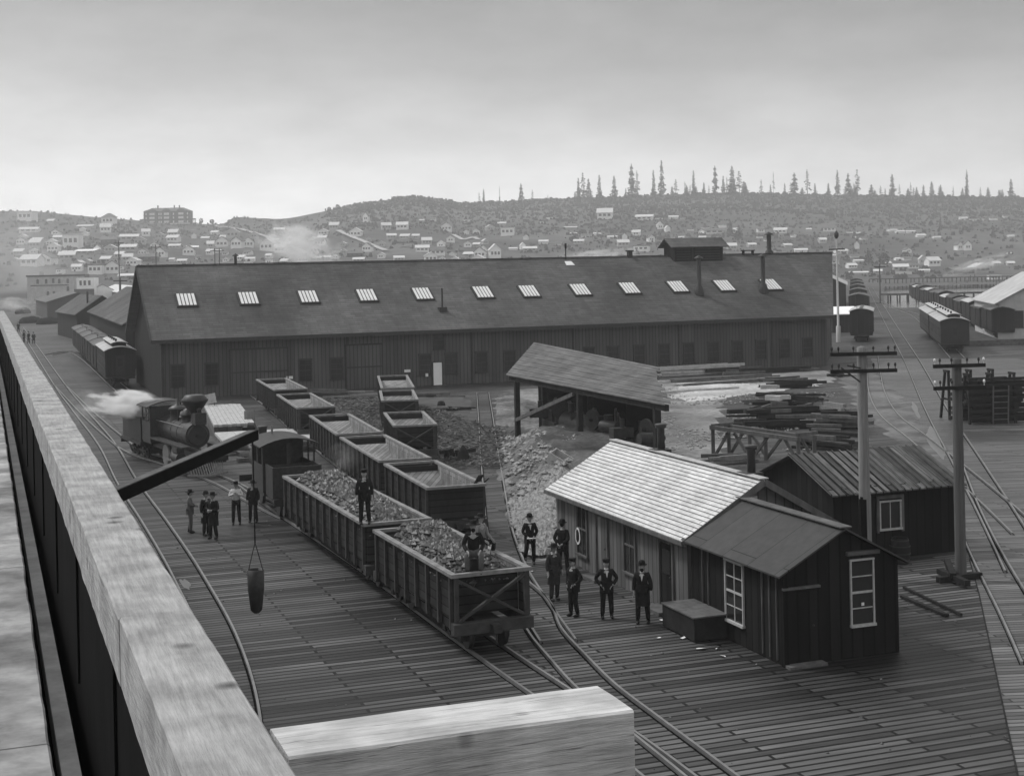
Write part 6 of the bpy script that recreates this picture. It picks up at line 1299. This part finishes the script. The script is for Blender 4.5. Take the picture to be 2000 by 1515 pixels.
HL = [(98, 437, 14, 8, 's', 'm'), (48, 432, 30, 18, 'b', 'w'), (85, 408 + 4, 22, 5, 'b', 'm'), (165, 446, 30, 6, 's', 'm'), (55, 454, 35, 9, 's', 'w'), (138, 485, 32, 26, 'b', 'w'), (160, 452, 10, 7, 'g', 'w'), (210, 439, 24, 19, 'h', 'w'),
      (165, 496, 42, 8, 's', 'r'), (130, 498, 20, 7, 's', 'w'), (190, 495, 14, 14, 'g', 'w'), (215, 493, 22, 13, 'g', 'm'), (212, 478, 30, 14, 's', 'd'), (252, 470, 34, 11, 's', 'm'), (250, 491, 30, 12, 's', 'm'), (278, 498, 18, 10, 'g', 'w'),
      (285, 511, 44, 13, 's', 'd'), (130, 508, 30, 14, 's', 'm'), (56, 521, 36, 20, 's', 'w'), (86, 517, 32, 18, 'g', 'w'), (185, 537, 27, 18, 'b', 'w'), (219, 535, 27, 21, 'g', 'w'), (232, 505, 18, 12, 's', 'm'), (115, 535, 12, 9, 'b', 'w'), (249, 512, 20, 14, 's', 'm'), (252, 545, 40, 9, 's', 'm'), (70, 476, 22, 10, 's', 'm'), (35, 500, 20, 12, 's', 'm'),
      (112, 470, 18, 9, 's', 'm'), (40, 478, 18, 12, 'g', 'w'), (205, 515, 20, 12, 's', 'm'), (150, 520, 16, 10, 'g', 'm'),
      (379, 466, 10, 9, 'g', 'w'), (376, 487, 22, 6, 's', 'r'), (411, 486, 14, 13, 's', 'm'), (433, 484, 24, 18, 'g', 'w'), (461, 484, 22, 18, 'g', 'w'), (485, 484, 20, 17, 'g', 'w'), (520, 491, 27, 21, 'g', 'w'), (425, 495, 12, 6, 's', 'w'), (439, 500, 11, 8, 's', 'w'),
      (468, 509, 17, 9, 's', 'w'), (488, 511, 18, 7, 's', 'w'), (484, 518, 15, 7, 'b', 'w'), (524, 505, 12, 8, 's', 'w'), (525, 517, 13, 9, 'b', 'w'), (560, 508, 14, 8, 's', 'w'), (335, 511, 10, 6, 's', 'w'), (545, 455, 20, 9, 's', 'm'), (340, 486, 22, 8, 's', 'm'), (355, 515, 18, 8, 's', 'm'), (400, 470, 16, 7, 's', 'm'), (595, 500, 12, 8, 's', 'w'),
      (714, 434, 11, 16, 'g', 'w'), (652, 449, 18, 13, 's', 'm'), (755, 449, 18, 12, 's', 'm'), (785, 449, 22, 13, 's', 'w'), (846, 433, 10, 7, 's', 'w'), (824, 433, 10, 4, 's', 'm'), (872, 452, 20, 14, 'g', 'w'), (910, 458, 10, 7, 'g', 'w'), (911, 433, 14, 3, 'b', 'w'), (657, 493, 16, 7, 's', 'w'),
      (693, 502, 30, 10, 's', 'd'), (744, 505, 14, 10, 'g', 'w'), (825, 493, 26, 12, 's', 'w'), (855, 499, 28, 14, 's', 'w'), (864, 512, 14, 10, 'g', 'w'), (888, 513, 14, 10, 'g', 'w'), (904, 511, 14, 10, 's', 'w'), (944, 497, 14, 15, 'g', 'w'), (920, 503, 30, 9, 's', 'm'), (765, 467, 18, 9, 's', 'm'), (790, 468, 18, 9, 's', 'm'), (812, 467, 14, 8, 's', 'm'),
      (700, 512, 22, 8, 's', 'm'), (640, 508, 14, 8, 's', 'm'), (780, 511, 20, 9, 's', 'm'), (930, 484, 14, 8, 's', 'm'),
      (937, 506, 22, 19, 'g', 'w'), (968, 506, 22, 24, 'g', 'w'), (991, 461, 26, 15, 'b', 'w'), (958, 451, 16, 10, 'g', 'm'), (980, 441, 16, 6, 's', 'm'), (1026, 469, 9, 8, 'g', 'w'), (1061, 477, 18, 7, 's', 'w'), (1002, 490, 16, 5, 's', 'w'), (1022, 488, 10, 12, 'g', 'w'), (1073, 429, 12, 4, 'b', 'w'), (1058, 438, 5, 4, 's', 'w'),
      (1115, 447, 24, 4, 's', 'm'), (1145, 464, 20, 6, 's', 'w'), (1162, 460, 6, 5, 's', 'w'), (1171, 460, 5, 4, 's', 'w'), (1121, 459, 12, 4, 's', 'w'), (1181, 429, 29, 19, 's', 'w'), (1258, 431, 32, 10, 's', 'w'), (1286, 429, 14, 3, 'b', 'w'), (1195, 466, 18, 5, 's', 'w'), (1220, 469, 10, 11, 'g', 'w'), (1242, 461, 16, 10, 's', 'w'),
      (1273, 473, 13, 12, 'g', 'w'), (1252, 492, 30, 11, 'b', 'w'), (1290, 449, 12, 12, 'g', 'w'), (1218, 482, 22, 12, 's', 'm'), (1130, 477, 20, 8, 's', 'm'), (1085, 479, 24, 5, 's', 'w'), (1035, 492, 26, 9, 's', 'm'), (993, 392, 15, 6, 's', 'm'), (1092, 388, 16, 6, 's', 'm'), (1128, 385, 24, 8, 's', 'd'),
      (1316, 428, 18, 6, 's', 'w'), (1334, 429, 12, 3, 'b', 'm'), (1305, 453, 9, 10, 'g', 'w'), (1379, 449, 14, 4, 'b', 'w'), (1411, 446, 16, 5, 'b', 'w'), (1395, 457, 40, 10, 's', 'w'), (1350, 451, 12, 3, 'b', 'w'), (1368, 453, 10, 3, 'b', 'w'), (1436, 457, 12, 10, 's', 'w'), (1331, 466, 11, 4, 's', 'w'), (1314, 466, 8, 3, 's', 'w'),
      (1372, 467, 14, 5, 's', 'w'), (1487, 455, 14, 9, 's', 'w'), (1485, 466, 11, 3, 'b', 'w'), (1524, 457, 24, 10, 's', 'w'), (1552, 464, 9, 6, 'g', 'w'), (1500, 472, 14, 4, 's', 'w'), (1620, 453, 24, 10, 's', 'w'), (1608, 475, 14, 9, 's', 'm'), (1565, 494, 24, 7, 's', 'w'), (1430, 489, 18, 12, 's', 'm'), (1580, 452, 10, 5, 's', 'm'), (1470, 484, 16, 8, 's', 'm'), (1540, 484, 16, 7, 's', 'm'),
      (1660, 457, 12, 3, 'b', 'w'), (1677, 458, 8, 4, 's', 'w'), (1689, 469, 13, 4, 's', 'w'), (1669, 465, 6, 3, 's', 'w'), (1745, 452, 17, 4, 's', 'w'), (1761, 456, 15, 5, 's', 'w'), (1780, 455, 16, 4, 's', 'w'), (1800, 464, 17, 6, 's', 'w'), (1831, 466, 14, 4, 's', 'w'), (1883, 430, 15, 5, 's', 'w'), (1910, 431, 30, 3, 'b', 'w'), (1941, 431, 16, 7, 's', 'w'), (1966, 426, 11, 5, 's', 'w'), (1976, 464, 12, 4, 's', 'w'),
      (1876, 490, 12, 15, 'g', 'w'), (1891, 490, 14, 17, 'g', 'w'), (1674, 487, 9, 12, 'g', 'w'), (1645, 496, 24, 8, 's', 'w'), (1630, 501, 12, 4, 's', 'w'), (1670, 504, 18, 5, 's', 'w'), (1678, 513, 18, 5, 's', 'w'), (1629, 516, 20, 8, 's', 'w'), (1666, 525, 18, 9, 's', 'w'), (1678, 536, 34, 5, 's', 'w'), (1775, 495, 12, 9, 'g', 'w'), (1773, 509, 16, 6, 's', 'w'), (1755, 509, 10, 5, 's', 'w'),
      (1826, 521, 25, 16, 's', 'w'), (1803, 517, 14, 15, 'g', 'm'), (1760, 530, 28, 12, 's', 'm'), (1785, 525, 20, 9, 's', 'w'), (1768, 536, 38, 5, 'b', 'w'), (1806, 532, 20, 5, 's', 'w'), (1893, 534, 60, 10, 's', 'd'), (1920, 533, 34, 16, 'g', 'm'), (1945, 546, 22, 8, 'b', 'w'), (1948, 520, 14, 8, 's', 'm'), (1976, 497, 8, 3, 's', 'w'), (1735, 520, 14, 8, 's', 'm'), (1715, 535, 16, 8, 's', 'm'), (1975, 520, 14, 8, 's', 'm')]
rnd_ = random.Random(42); HX = []
while len(HX) < 62:
    x = rnd_.uniform(25, 640) if len(HX) < 46 else rnd_.uniform(640, 960); y = rnd_.uniform(458, 518)
    if x < 260: y = rnd_.uniform(455, 530)
    w_ = rnd_.uniform(11, 24)
    if all(abs(x - q[0]) > (w_ + q[2]) * .5 or abs(y - q[1]) > 8 for q in HL + HX) and lerp_tab(SKY, x) < y - 20: HX.append((round(x), round(y), round(w_), round(w_ * rnd_.uniform(.5, .8)), rnd_.choice('ggs'), rnd_.choice('wwm')))
HL += HX
for a in HL: house(*a)
for (nm, row), L in REG.items():
    L.sort(key=lambda q: q[0])
    for i, (x, c, lb) in enumerate(L):
        c['label'] = f'{lb} house, {ORD[i]} from left, {row} {nm}' if len(L) > 1 else f'{lb} house, {row} {nm}'; c['group'] = 'houses on the far hillside'
# hotel on the crest
p = hill_hit(326, 437.5); s_ = p.y / F
ht = thing('hilltop_hotel', 'large dark three storey hotel with bay fronts standing alone on the left hilltop', 'hotel', p + Vector((0, 0, -.5)), .03)
u = s_
mb = MB(); mb.box(-45 * u, 45 * u, 0, 30 * u, 0, 26 * u); wl = mb.obj('wall', 'housedark', ht)
mb = MB(); mb.add([(-46 * u, -1 * u, 26 * u), (46 * u, -1 * u, 26 * u), (46 * u, 31 * u, 26 * u), (-46 * u, 31 * u, 26 * u), (-30 * u, 15 * u, 33 * u), (30 * u, 15 * u, 33 * u)], [(0, 1, 5, 4), (1, 2, 5), (2, 3, 4, 5), (3, 0, 4), (3, 2, 1, 0)]); rf = mb.obj('roof', 'roofdark', ht)
for x in (-20, 12, 22): mb = MB(); mb.box((x - 1) * u, (x + 1) * u, 14 * u, 17 * u, 30 * u, 38 * u); mb.obj('chimney', 'housedark', rf)
for x in (-28, 0, 28):
    mb = MB(); mb.box((x - 8) * u, (x + 8) * u, -3 * u, -.01, 0, 27 * u); b_ = mb.obj('bay', 'housedark', ht)
    mb = MB(); mb.poly([((x - 9) * u, -3.5 * u, 27 * u), ((x + 9) * u, -3.5 * u, 27 * u), (x * u, -3.5 * u, 32 * u)], 8 * u, (0, -1, 0)); mb.obj('gable', 'roofdark', b_)
    for z in (5, 13, 20.5):
        mb = MB(); mb.box((x - 5) * u, (x + 5) * u, -3.3 * u, -3.01 * u, (z - 2.2) * u, (z + 2.2) * u); mb.obj('window', 'roofpale', b_)
for x in (-40, -15, -11, 13, 40):
    for z in (5, 13, 20.5): mb = MB(); mb.box((x - 1.3) * u, (x + 1.3) * u, -.3 * u, -.01, (z - 2.2) * u, (z + 2.2) * u); mb.obj('window', 'roofpale', wl)
for s in (-1, 1):
    mb = MB(); mb.box(min(s * 46 * u, s * 53 * u), max(s * 46 * u, s * 53 * u), 2 * u, 20 * u, 9 * u, 11 * u)
    for y in (3, 18): mb.box(min(s * 51.5 * u, s * 52.5 * u), max(s * 51.5 * u, s * 52.5 * u), y * u, (y + 1) * u, 0, 8.99 * u)
    mb.obj('porch', 'housedark', ht)
mb = MB(); mb.box(-46 * u, 46 * u, -6 * u, -3.6 * u, 0, 2.2 * u); mb.obj('terrace', 'roofpale', ht)
# pale brick block at the left
p = G(98, 592); s_ = p.y / F; u = s_
bb = thing('brick_building', 'pale brick two storey building with arched dark windows behind the left sheds', 'building', p, -.05)
mb = MB(); mb.box(-45 * u, 48 * u, 0, 60 * u, -.1, 52 * u); wl = mb.obj('wall', 'brick', bb)
mb = MB(); mb.box(-47 * u, 50 * u, -1.5 * u, 61 * u, 52 * u, 55 * u); mb.obj('cornice', 'housedark', bb)
mb = MB(); mb.box(-38 * u, 38 * u, -1 * u, -.01, 34 * u, 35.5 * u); mb.obj('string_course', 'housedark', bb)
for x, z in ((-24, 42), (-7, 42), (7, 43), (19, 42), (36, 42), (-4, 18), (8, 18), (26, 18), (36, 27)):
    mb = MB(); mb.box((x - 2.5) * u, (x + 2.5) * u, -.5 * u, -.01, (z - 4) * u, (z + 3) * u); mb.lathe([(2.5 * u, -.5 * u), (2.5 * u, -.01)], (x * u, 0, (z + 3) * u), 'y', 12); mb.obj('window', 'roofdark', wl)
p = G(165, 592); an = thing('brick_building', 'white fronted annex with three dark windows right of the pale brick building', 'building', p, -.05)
mb = MB(); mb.box(-16 * u, 18 * u, 4 * u, 30 * u, -.1, 48 * u); wl = mb.obj('wall', 'housewhite', an)
for x in (-8, 0, 9): mb = MB(); mb.box((x - 2.2) * u, (x + 2.2) * u, 3.5 * u, 3.99 * u, 34 * u, 43 * u); mb.obj('window', 'roofdark', wl)
mb = MB(); mb.box(-16 * u, 18 * u, -10 * u, 3.9 * u, -.1, 27 * u); mb.obj('lean_to', 'housedark', an)
gable_box('shed', 'white gabled shed poking up behind the far left shed roof', 'shed', G(172, 570, 4), G(160, 566, 4), 10, 4, 6.5, 'housewhite', 'roofdark')
gable_box('shed', 'low dark shed in front of the pale brick building', 'shed', G(92, 590, 4), G(70, 585, 4), 14, 4, 6, 'housedark', 'roofdark')
gable_box('shed', 'long low white roofed shed right of the annex', 'shed', G(240, 572, 4), G(200, 566, 4), 10, 4, 6, 'housedark', 'roofpale')
# dark coal heap and cars at the far left yard
for i, (x, y, w_) in enumerate(((60, 630, 36), (95, 632, 40), (45, 612, 22), (120, 612, 30))):
    p = G(x, y); u = p.y / F; mb = MB(); mb.sphere((0, 0, 0), 1, 18, 8, (w_ * u / 2, 5, 12 * u)); mb.v = [(a, b, max(-.3, c) + .5 * mnoise.noise(Vector((a, b, c)) * .6)) for a, b, c in mb.v]
    o = mb.obj('coal_heap', 'creosote'); o.location = p; tag(o, ('nearer left', 'nearer right', 'farther left', 'farther right')[i] + ' of the four dark coal heaps at the far end of the left track', 'coal heap', 'coal heaps at the far left')
# ---- wharves and piles on the bay
def wharf(x0, x1, Y, zt_, label, dp=8, gap=2.6):
    a, b_ = ray(x0, 560), ray(x1, 560); X0, X1 = a.x * Y, b_.x * Y
    t = thing('wharf', label, 'wharf', (X0, Y, 0), .02); L = X1 - X0
    mb = MB(); mb.box(0, L, 0, dp, zt_ - .35, zt_); mb.obj('deck', 'darkwood', t)
    k = 0; x = 0; rnd = random.Random(int(Y))
    while x < L and k < 49:
        for y in (.4, dp - .4): mb = MB(); mb.tube((x, y, -4), (x + rnd.uniform(-.15, .15), y, zt_ - .36), .22, .2, 7); mb.obj('pile', 'darkwood', t)
        x += gap; k += 1
wharf(1735, 1990, 395, .4, 'near wharf on close set piles across the water')
wharf(1705, 2000, 600, 1.6, 'far dark wharf under the town across the bay', 6, 3.5)
rnd = random.Random(8)
for k in range(16):
    x = 1870 + k * 7 + rnd.uniform(-2, 2); p = G(x, 558 + rnd.uniform(-3, 3), -2); mb = MB(); mb.tube((0, 0, -2), (rnd.uniform(-.2, .2), 0, rnd.uniform(2.2, 4.2)), .2, .17, 7); o = mb.obj('mooring_pile', 'darkwood'); o.location = p; tag(o, 'bare mooring pile standing in the bay', 'pile', 'bare piles in the bay')
# ================================================================== TREES
def fir(seed, sparse=False, style=0):
    """unit fir, 1 high: trunk and drooping branch sprays with gaps"""
    rnd = random.Random(seed); tk = MB(); tk.tube((0, 0, -.03), (0, 0, .98), .012, .003, 7); cr_ = MB()
    tiers = 26 if not sparse else 15; z0 = .10 if not sparse else .3
    for k in range(tiers):
        z = z0 + (1 - z0) * (k + rnd.uniform(-.3, .3)) / tiers; t = (z - z0) / (1 - z0); R = (.17 if style != 1 else .11) * (1 - t) ** .75 * rnd.uniform(.55, 1.15) + .012
        n = rnd.randint(7, 10) if not sparse else rnd.randint(3, 5)
        for j in range(n):
            a = rnd.uniform(0, 6.28); r = R * rnd.uniform(.5, 1.15); dz = -r * rnd.uniform(.1, .5) ; dx, dy = math.cos(a), math.sin(a); w_ = r * rnd.uniform(.22, .4) + .006
            m_ = (dx * r * .55, dy * r * .55)
            cr_.add([(0, 0, z + .012), (m_[0] - dy * w_, m_[1] + dx * w_, z + dz * .5 + .004), (dx * r, dy * r, z + dz), (m_[0] + dy * w_, m_[1] - dx * w_, z + dz * .5 - .006)], [(0, 1, 2, 3)])
            cr_.add([(dx * r * .3, dy * r * .3, z + .01), (dx * r * .95, dy * r * .95, z + dz + .008), (dx * r * .7, dy * r * .7, z + dz - .03 * rnd.random() - .008)], [(0, 1, 2)])
    return tk.mesh('trunk'), cr_.mesh('crown')
PR = [fir(1), fir(2), fir(3, False, 1), fir(4, True), fir(5, True, 1), fir(6, False, 1), fir(7)]
TL = [(936, 375, 393, 6), (945, 365, 393, 8), (976, 362, 393, 3), (1018, 358, 391, 10), (1040, 367, 390, 6), (1070, 378, 389, 3), (1130, 348, 387, 9), (1139, 334, 386, 13), (1150, 350, 386, 13), (1171, 340, 385, 15), (1200, 343, 384, 12), (1234, 318, 383, 16), (1245, 335, 383, 14), (1277, 330, 381, 13), (1293, 312, 381, 12),
      (1320, 352, 379, 9), (1338, 352, 378, 7), (1355, 330, 378, 12), (1348, 362, 378, 8), (1375, 357, 378, 10), (1385, 365, 378, 6), (1397, 322, 378, 12), (1413, 342, 376, 8), (1420, 345, 375, 9), (1430, 320, 375, 17), (1444, 332, 375, 14), (1456, 353, 375, 12), (1487, 349, 377, 10), (1511, 336, 377, 6), (1505, 360, 377, 8), (1533, 355, 378, 8), (1552, 337, 378, 14),
      (1545, 355, 378, 8), (1577, 328, 379, 16), (1592, 357, 379, 10), (1618, 358, 380, 8), (1636, 333, 380, 14), (1657, 338, 381, 12), (1675, 328, 382, 13), (1668, 355, 382, 8), (1702, 360, 382, 12), (1720, 365, 382, 7), (1729, 366, 382, 6), (1743, 340, 383, 12), (1757, 362, 383, 5), (1779, 356, 383, 5), (1774, 368, 383, 10), (1804, 360, 383, 8), (1820, 354, 383, 15), (1835, 365, 383, 8), (1862, 363, 383, 6), (1889, 329, 383, 11), (1880, 368, 383, 12), (1915, 366, 384, 5), (1930, 367, 384, 9), (1958, 370, 384, 10), (1975, 350, 384, 11)]
rq = random.Random(90)
for k in range(28): x_ = rq.choice([1140, 1240, 1300, 1350, 1430, 1450, 1550, 1580, 1660, 1700, 1780, 1820, 1890, 1960]) + rq.uniform(-22, 22); TL.append((round(x_, 1), 382 - rq.uniform(8, 22) if x_ > 1280 else 386 - rq.uniform(8, 20), 383 if x_ > 1280 else 387, rq.uniform(7, 13)))
TL.sort()
for i, (x, yt, yb, w_) in enumerate(TL):
    sxp = x; Yr = 1350 + 200 * min(1, max(0, (sxp - 300) / 900)) - 6 - (i * 37 % 50); r = ray(x, yb); X = r.x * Yr; z = hill_z(X, Yr) - 1.0; h = (yb - yt + 2) * Yr / F + 1.5
    tk, cw = PR[(i * 5) % 7] if w_ > 7 else PR[(4, 3, 5)[i % 3]]
    t = thing('fir_tree', ('tall ' if yb - yt > 42 else 'short ' if yb - yt < 24 else '') + ('spindly' if w_ < 8 else 'full') + f' fir on the ridge, {ORD[i]} from the left', 'fir tree', (X, Yr, z), i * 1.3, 'firs standing along the ridge')
    ws = w_ * Yr / F / .21; t.scale = (ws, ws, h)
    link('trunk', tk, 'bark', t); link('crown', cw, 'fir', t)
for i, (x, yt, yb, w_, lb) in enumerate(((1427, 430, 458, 13, 'dark fir among the houses right of the cupola, upper one of two'), (1443, 437, 466, 13, 'dark fir among the houses right of the cupola, lower one of two'), (1837, 415, 450, 8, 'small fir on the dark slope above the bay'), (1940, 440, 465, 10, 'lone fir low on the slope at the right'))):
    p = hill_hit(x, yb); h = (yb - yt) * p.y / F; tk, cw = PR[i % 3]; t = thing('fir_tree', lb, 'fir tree', p + Vector((0, 0, -.5)), i, 'firs among the houses'); ws = w_ * p.y / F / .21; t.scale = (ws, ws, h); link('trunk', tk, 'bark', t); link('crown', cw, 'fir', t)
def roundtree(x, yb, w_, h_, lb, bare=False, seed=0):
    p = hill_hit(x, yb); u = p.y / F; rnd = random.Random(seed); t = thing('broadleaf_tree', lb, 'tree', p + Vector((0, 0, -.3)), 0, 'round crowned trees in the town'); H_ = h_ * u; R = w_ * u / 2
    mb = MB(); mb.tube((0, 0, -.2), (0, 0, H_ * .6), .25, .1, 8)
    for k in range(6): a = k * 1.05; mb.tube((0, 0, H_ * .3), (math.cos(a) * R * .6, math.sin(a) * R * .6, H_ * .75), .1, .03, 6)
    mb.obj('trunk', 'bark', t); mb = MB()
    for k in range(420):
        v = Vector((rnd.gauss(0, 1), rnd.gauss(0, 1), rnd.gauss(0, 1))).normalized() * rnd.uniform(.45, 1) ** .5; s = .12 * R
        if mnoise.noise(v * 2.2 + Vector((seed, 0, 0))) < -.18: continue
        c0 = Vector((v.x * R, v.y * R, H_ * .6 + v.z * H_ * .42)); a, b = Vector((rnd.uniform(-1, 1), rnd.uniform(-1, 1), rnd.uniform(-1, 1))) * s * 1.6, Vector((rnd.uniform(-1, 1), rnd.uniform(-1, 1), rnd.uniform(-1, 1))) * s * 1.6
        mb.add([c0 - a, c0 - b, c0 + a, c0 + b], [(0, 1, 2, 3)])
    mb.obj('crown', 'fir', t)
for i, a in enumerate(((1697, 517, 16, 24, 'dark round tree left of its paler twin by the bay'), (1727, 522, 22, 28, 'large round tree by the far shore at the right tracks'), (643, 413, 8, 9, 'left one of the two round trees on the hill brow'), (659, 412, 10, 13, 'right one of the two round trees on the hill brow'), (1138, 461, 16, 14, 'dark round tree among houses left of the cupola, upper'), (1121, 474, 18, 13, 'dark round tree among houses left of the cupola, lower'),
                         (393, 438, 8, 12, 'thin bare tree right of the hilltop hotel'), (414, 438, 9, 10, 'small bush tree on the brow right of the hotel'))): roundtree(*a, seed=i)
# ================================================================== STEAM, SMOKE, HAZE
def plume(name, label, p0, p1, r0, dens, cat='steam', nscale=2.5, soft=1.4, flat=1.0, edge=.35):
    p0 = Vector(p0); p1 = Vector(p1); d = p1 - p0; c = (p0 + p1) / 2; m = bpy.data.materials.new(name + '_air'); m.use_nodes = True; t = m.node_tree; t.nodes.clear(); L = t.links.new
    out = N(t, 'ShaderNodeOutputMaterial'); v = N(t, 'ShaderNodeVolumePrincipled'); v.inputs['Color'].default_value = (.96, .96, .96, 1); v.inputs['Anisotropy'].default_value = .1
    tc = N(t, 'ShaderNodeTexCoord'); ln = N(t, 'ShaderNodeVectorMath', operation='LENGTH'); L(tc.outputs['Object'], ln.inputs[0])
    f = N(t, 'ShaderNodeMapRange'); n3 = N(t, 'ShaderNodeTexNoise'); n3.inputs['Scale'].default_value = nscale * 1.3; n3.inputs['Detail'].default_value = 5; L(tc.outputs['Object'], n3.inputs[0]); s3 = N(t, 'ShaderNodeMapRange'); L(n3.outputs[0], s3.inputs[0]); s3.inputs[1].default_value = .3; s3.inputs[2].default_value = .7; s3.inputs[3].default_value = .0; s3.inputs[4].default_value = .75; a3 = N(t, 'ShaderNodeMath', operation='ADD'); L(ln.outputs['Value'], a3.inputs[0]); L(s3.outputs[0], a3.inputs[1]); L(a3.outputs[0], f.inputs[0]); f.inputs[1].default_value = 1.0; f.inputs[2].default_value = edge; f.inputs[3].default_value = 0; f.inputs[4].default_value = 1
    pw = N(t, 'ShaderNodeMath', operation='POWER'); L(f.outputs[0], pw.inputs[0]); pw.inputs[1].default_value = soft
    nz = N(t, 'ShaderNodeTexNoise'); nz.inputs['Scale'].default_value = nscale; nz.inputs['Detail'].default_value = 4; L(tc.outputs['Object'], nz.inputs[0])
    nr = N(t, 'ShaderNodeMapRange'); L(nz.outputs[0], nr.inputs[0]); nr.inputs[1].default_value = .36; nr.inputs[2].default_value = .66; nr.inputs[3].default_value = .1; nr.inputs[4].default_value = 1.0
    m1 = N(t, 'ShaderNodeMath', operation='MULTIPLY'); L(pw.outputs[0], m1.inputs[0]); L(nr.outputs[0], m1.inputs[1])
    m2 = N(t, 'ShaderNodeMath', operation='MULTIPLY'); L(m1.outputs[0], m2.inputs[0]); m2.inputs[1].default_value = dens; L(m2.outputs[0], v.inputs['Density']); L(v.outputs[0], out.inputs['Volume'])
    M[name + label] = m; mb = MB(); mb.sphere((0, 0, 0), 1, 20, 14); o = mb.obj(name, name + label); o.location = c
    o.rotation_mode = 'QUATERNION'; o.rotation_quaternion = d.to_track_quat('X', 'Z'); o.scale = (d.length / 2, r0, r0 * flat); tag(o, label, cat, kind='stuff'); return o
a = lo.matrix_world if False else None
q = D(336, 790, 80.0); plume('steam', 'bright white steam streaming left from the large locomotive', D(362, 798, 79), D(150, 786, 85), 1.25, 60, flat=.9, nscale=1.5, edge=.2)
plume('steam', 'thin steam trailing over the boxcar end left of the large locomotive', D(235, 790, 86), D(120, 795, 95), 1.7, .4, nscale=2)
plume('steam', 'small white steam jet over the small locomotive cab', D(568, 866, 66), D(470, 872, 69), .4, 22, nscale=2)
plume('steam', 'faint steam between the small locomotive and the empty cars', D(720, 860, 62), D(620, 930, 62), 1.2, .6, nscale=2)
plume('smoke', 'pale smoke drifting up the hill behind the shop roof', D(500, 440, 620), D(680, 530, 560), 15, .5, 'smoke', 2.2, flat=1)
plume('smoke', 'low white smoke bank behind the middle of the shop roof', D(1000, 520, 420), D(1320, 497, 450), 5.5, 1.0, 'smoke', 2.2)
plume('smoke', 'thin smoke streak over the wharves at the right', D(1800, 545, 640), D(2020, 490, 660), 5, .7, 'smoke', 2.2)
plume('smoke', 'white smoke over the coal heaps at the far left', D(-40, 585, 260), D(95, 605, 255), 2.4, 1.2, 'smoke', 2.2)
plume('smoke', 'broad pale smoke veil over the left town', D(-150, 470, 640), D(260, 560, 600), 42, .05, 'smoke', 1.6)
hz = bpy.data.materials.new('haze_air'); hz.use_nodes = True; t = hz.node_tree; t.nodes.clear(); o_ = N(t, 'ShaderNodeOutputMaterial'); v = N(t, 'ShaderNodeVolumePrincipled'); v.inputs['Color'].default_value = (1, 1, 1, 1); v.inputs['Density'].default_value = HAZE; v.inputs['Anisotropy'].default_value = .3; t.links.new(v.outputs[0], o_.inputs['Volume'])
M['haze'] = hz; mb = MB(); mb.box(-1180, 1180, -120, 1960, -6, 125); o = mb.obj('haze', 'haze'); tag(o, 'pale haze filling the air over the yard, bay and far hills', 'haze', kind='stuff')
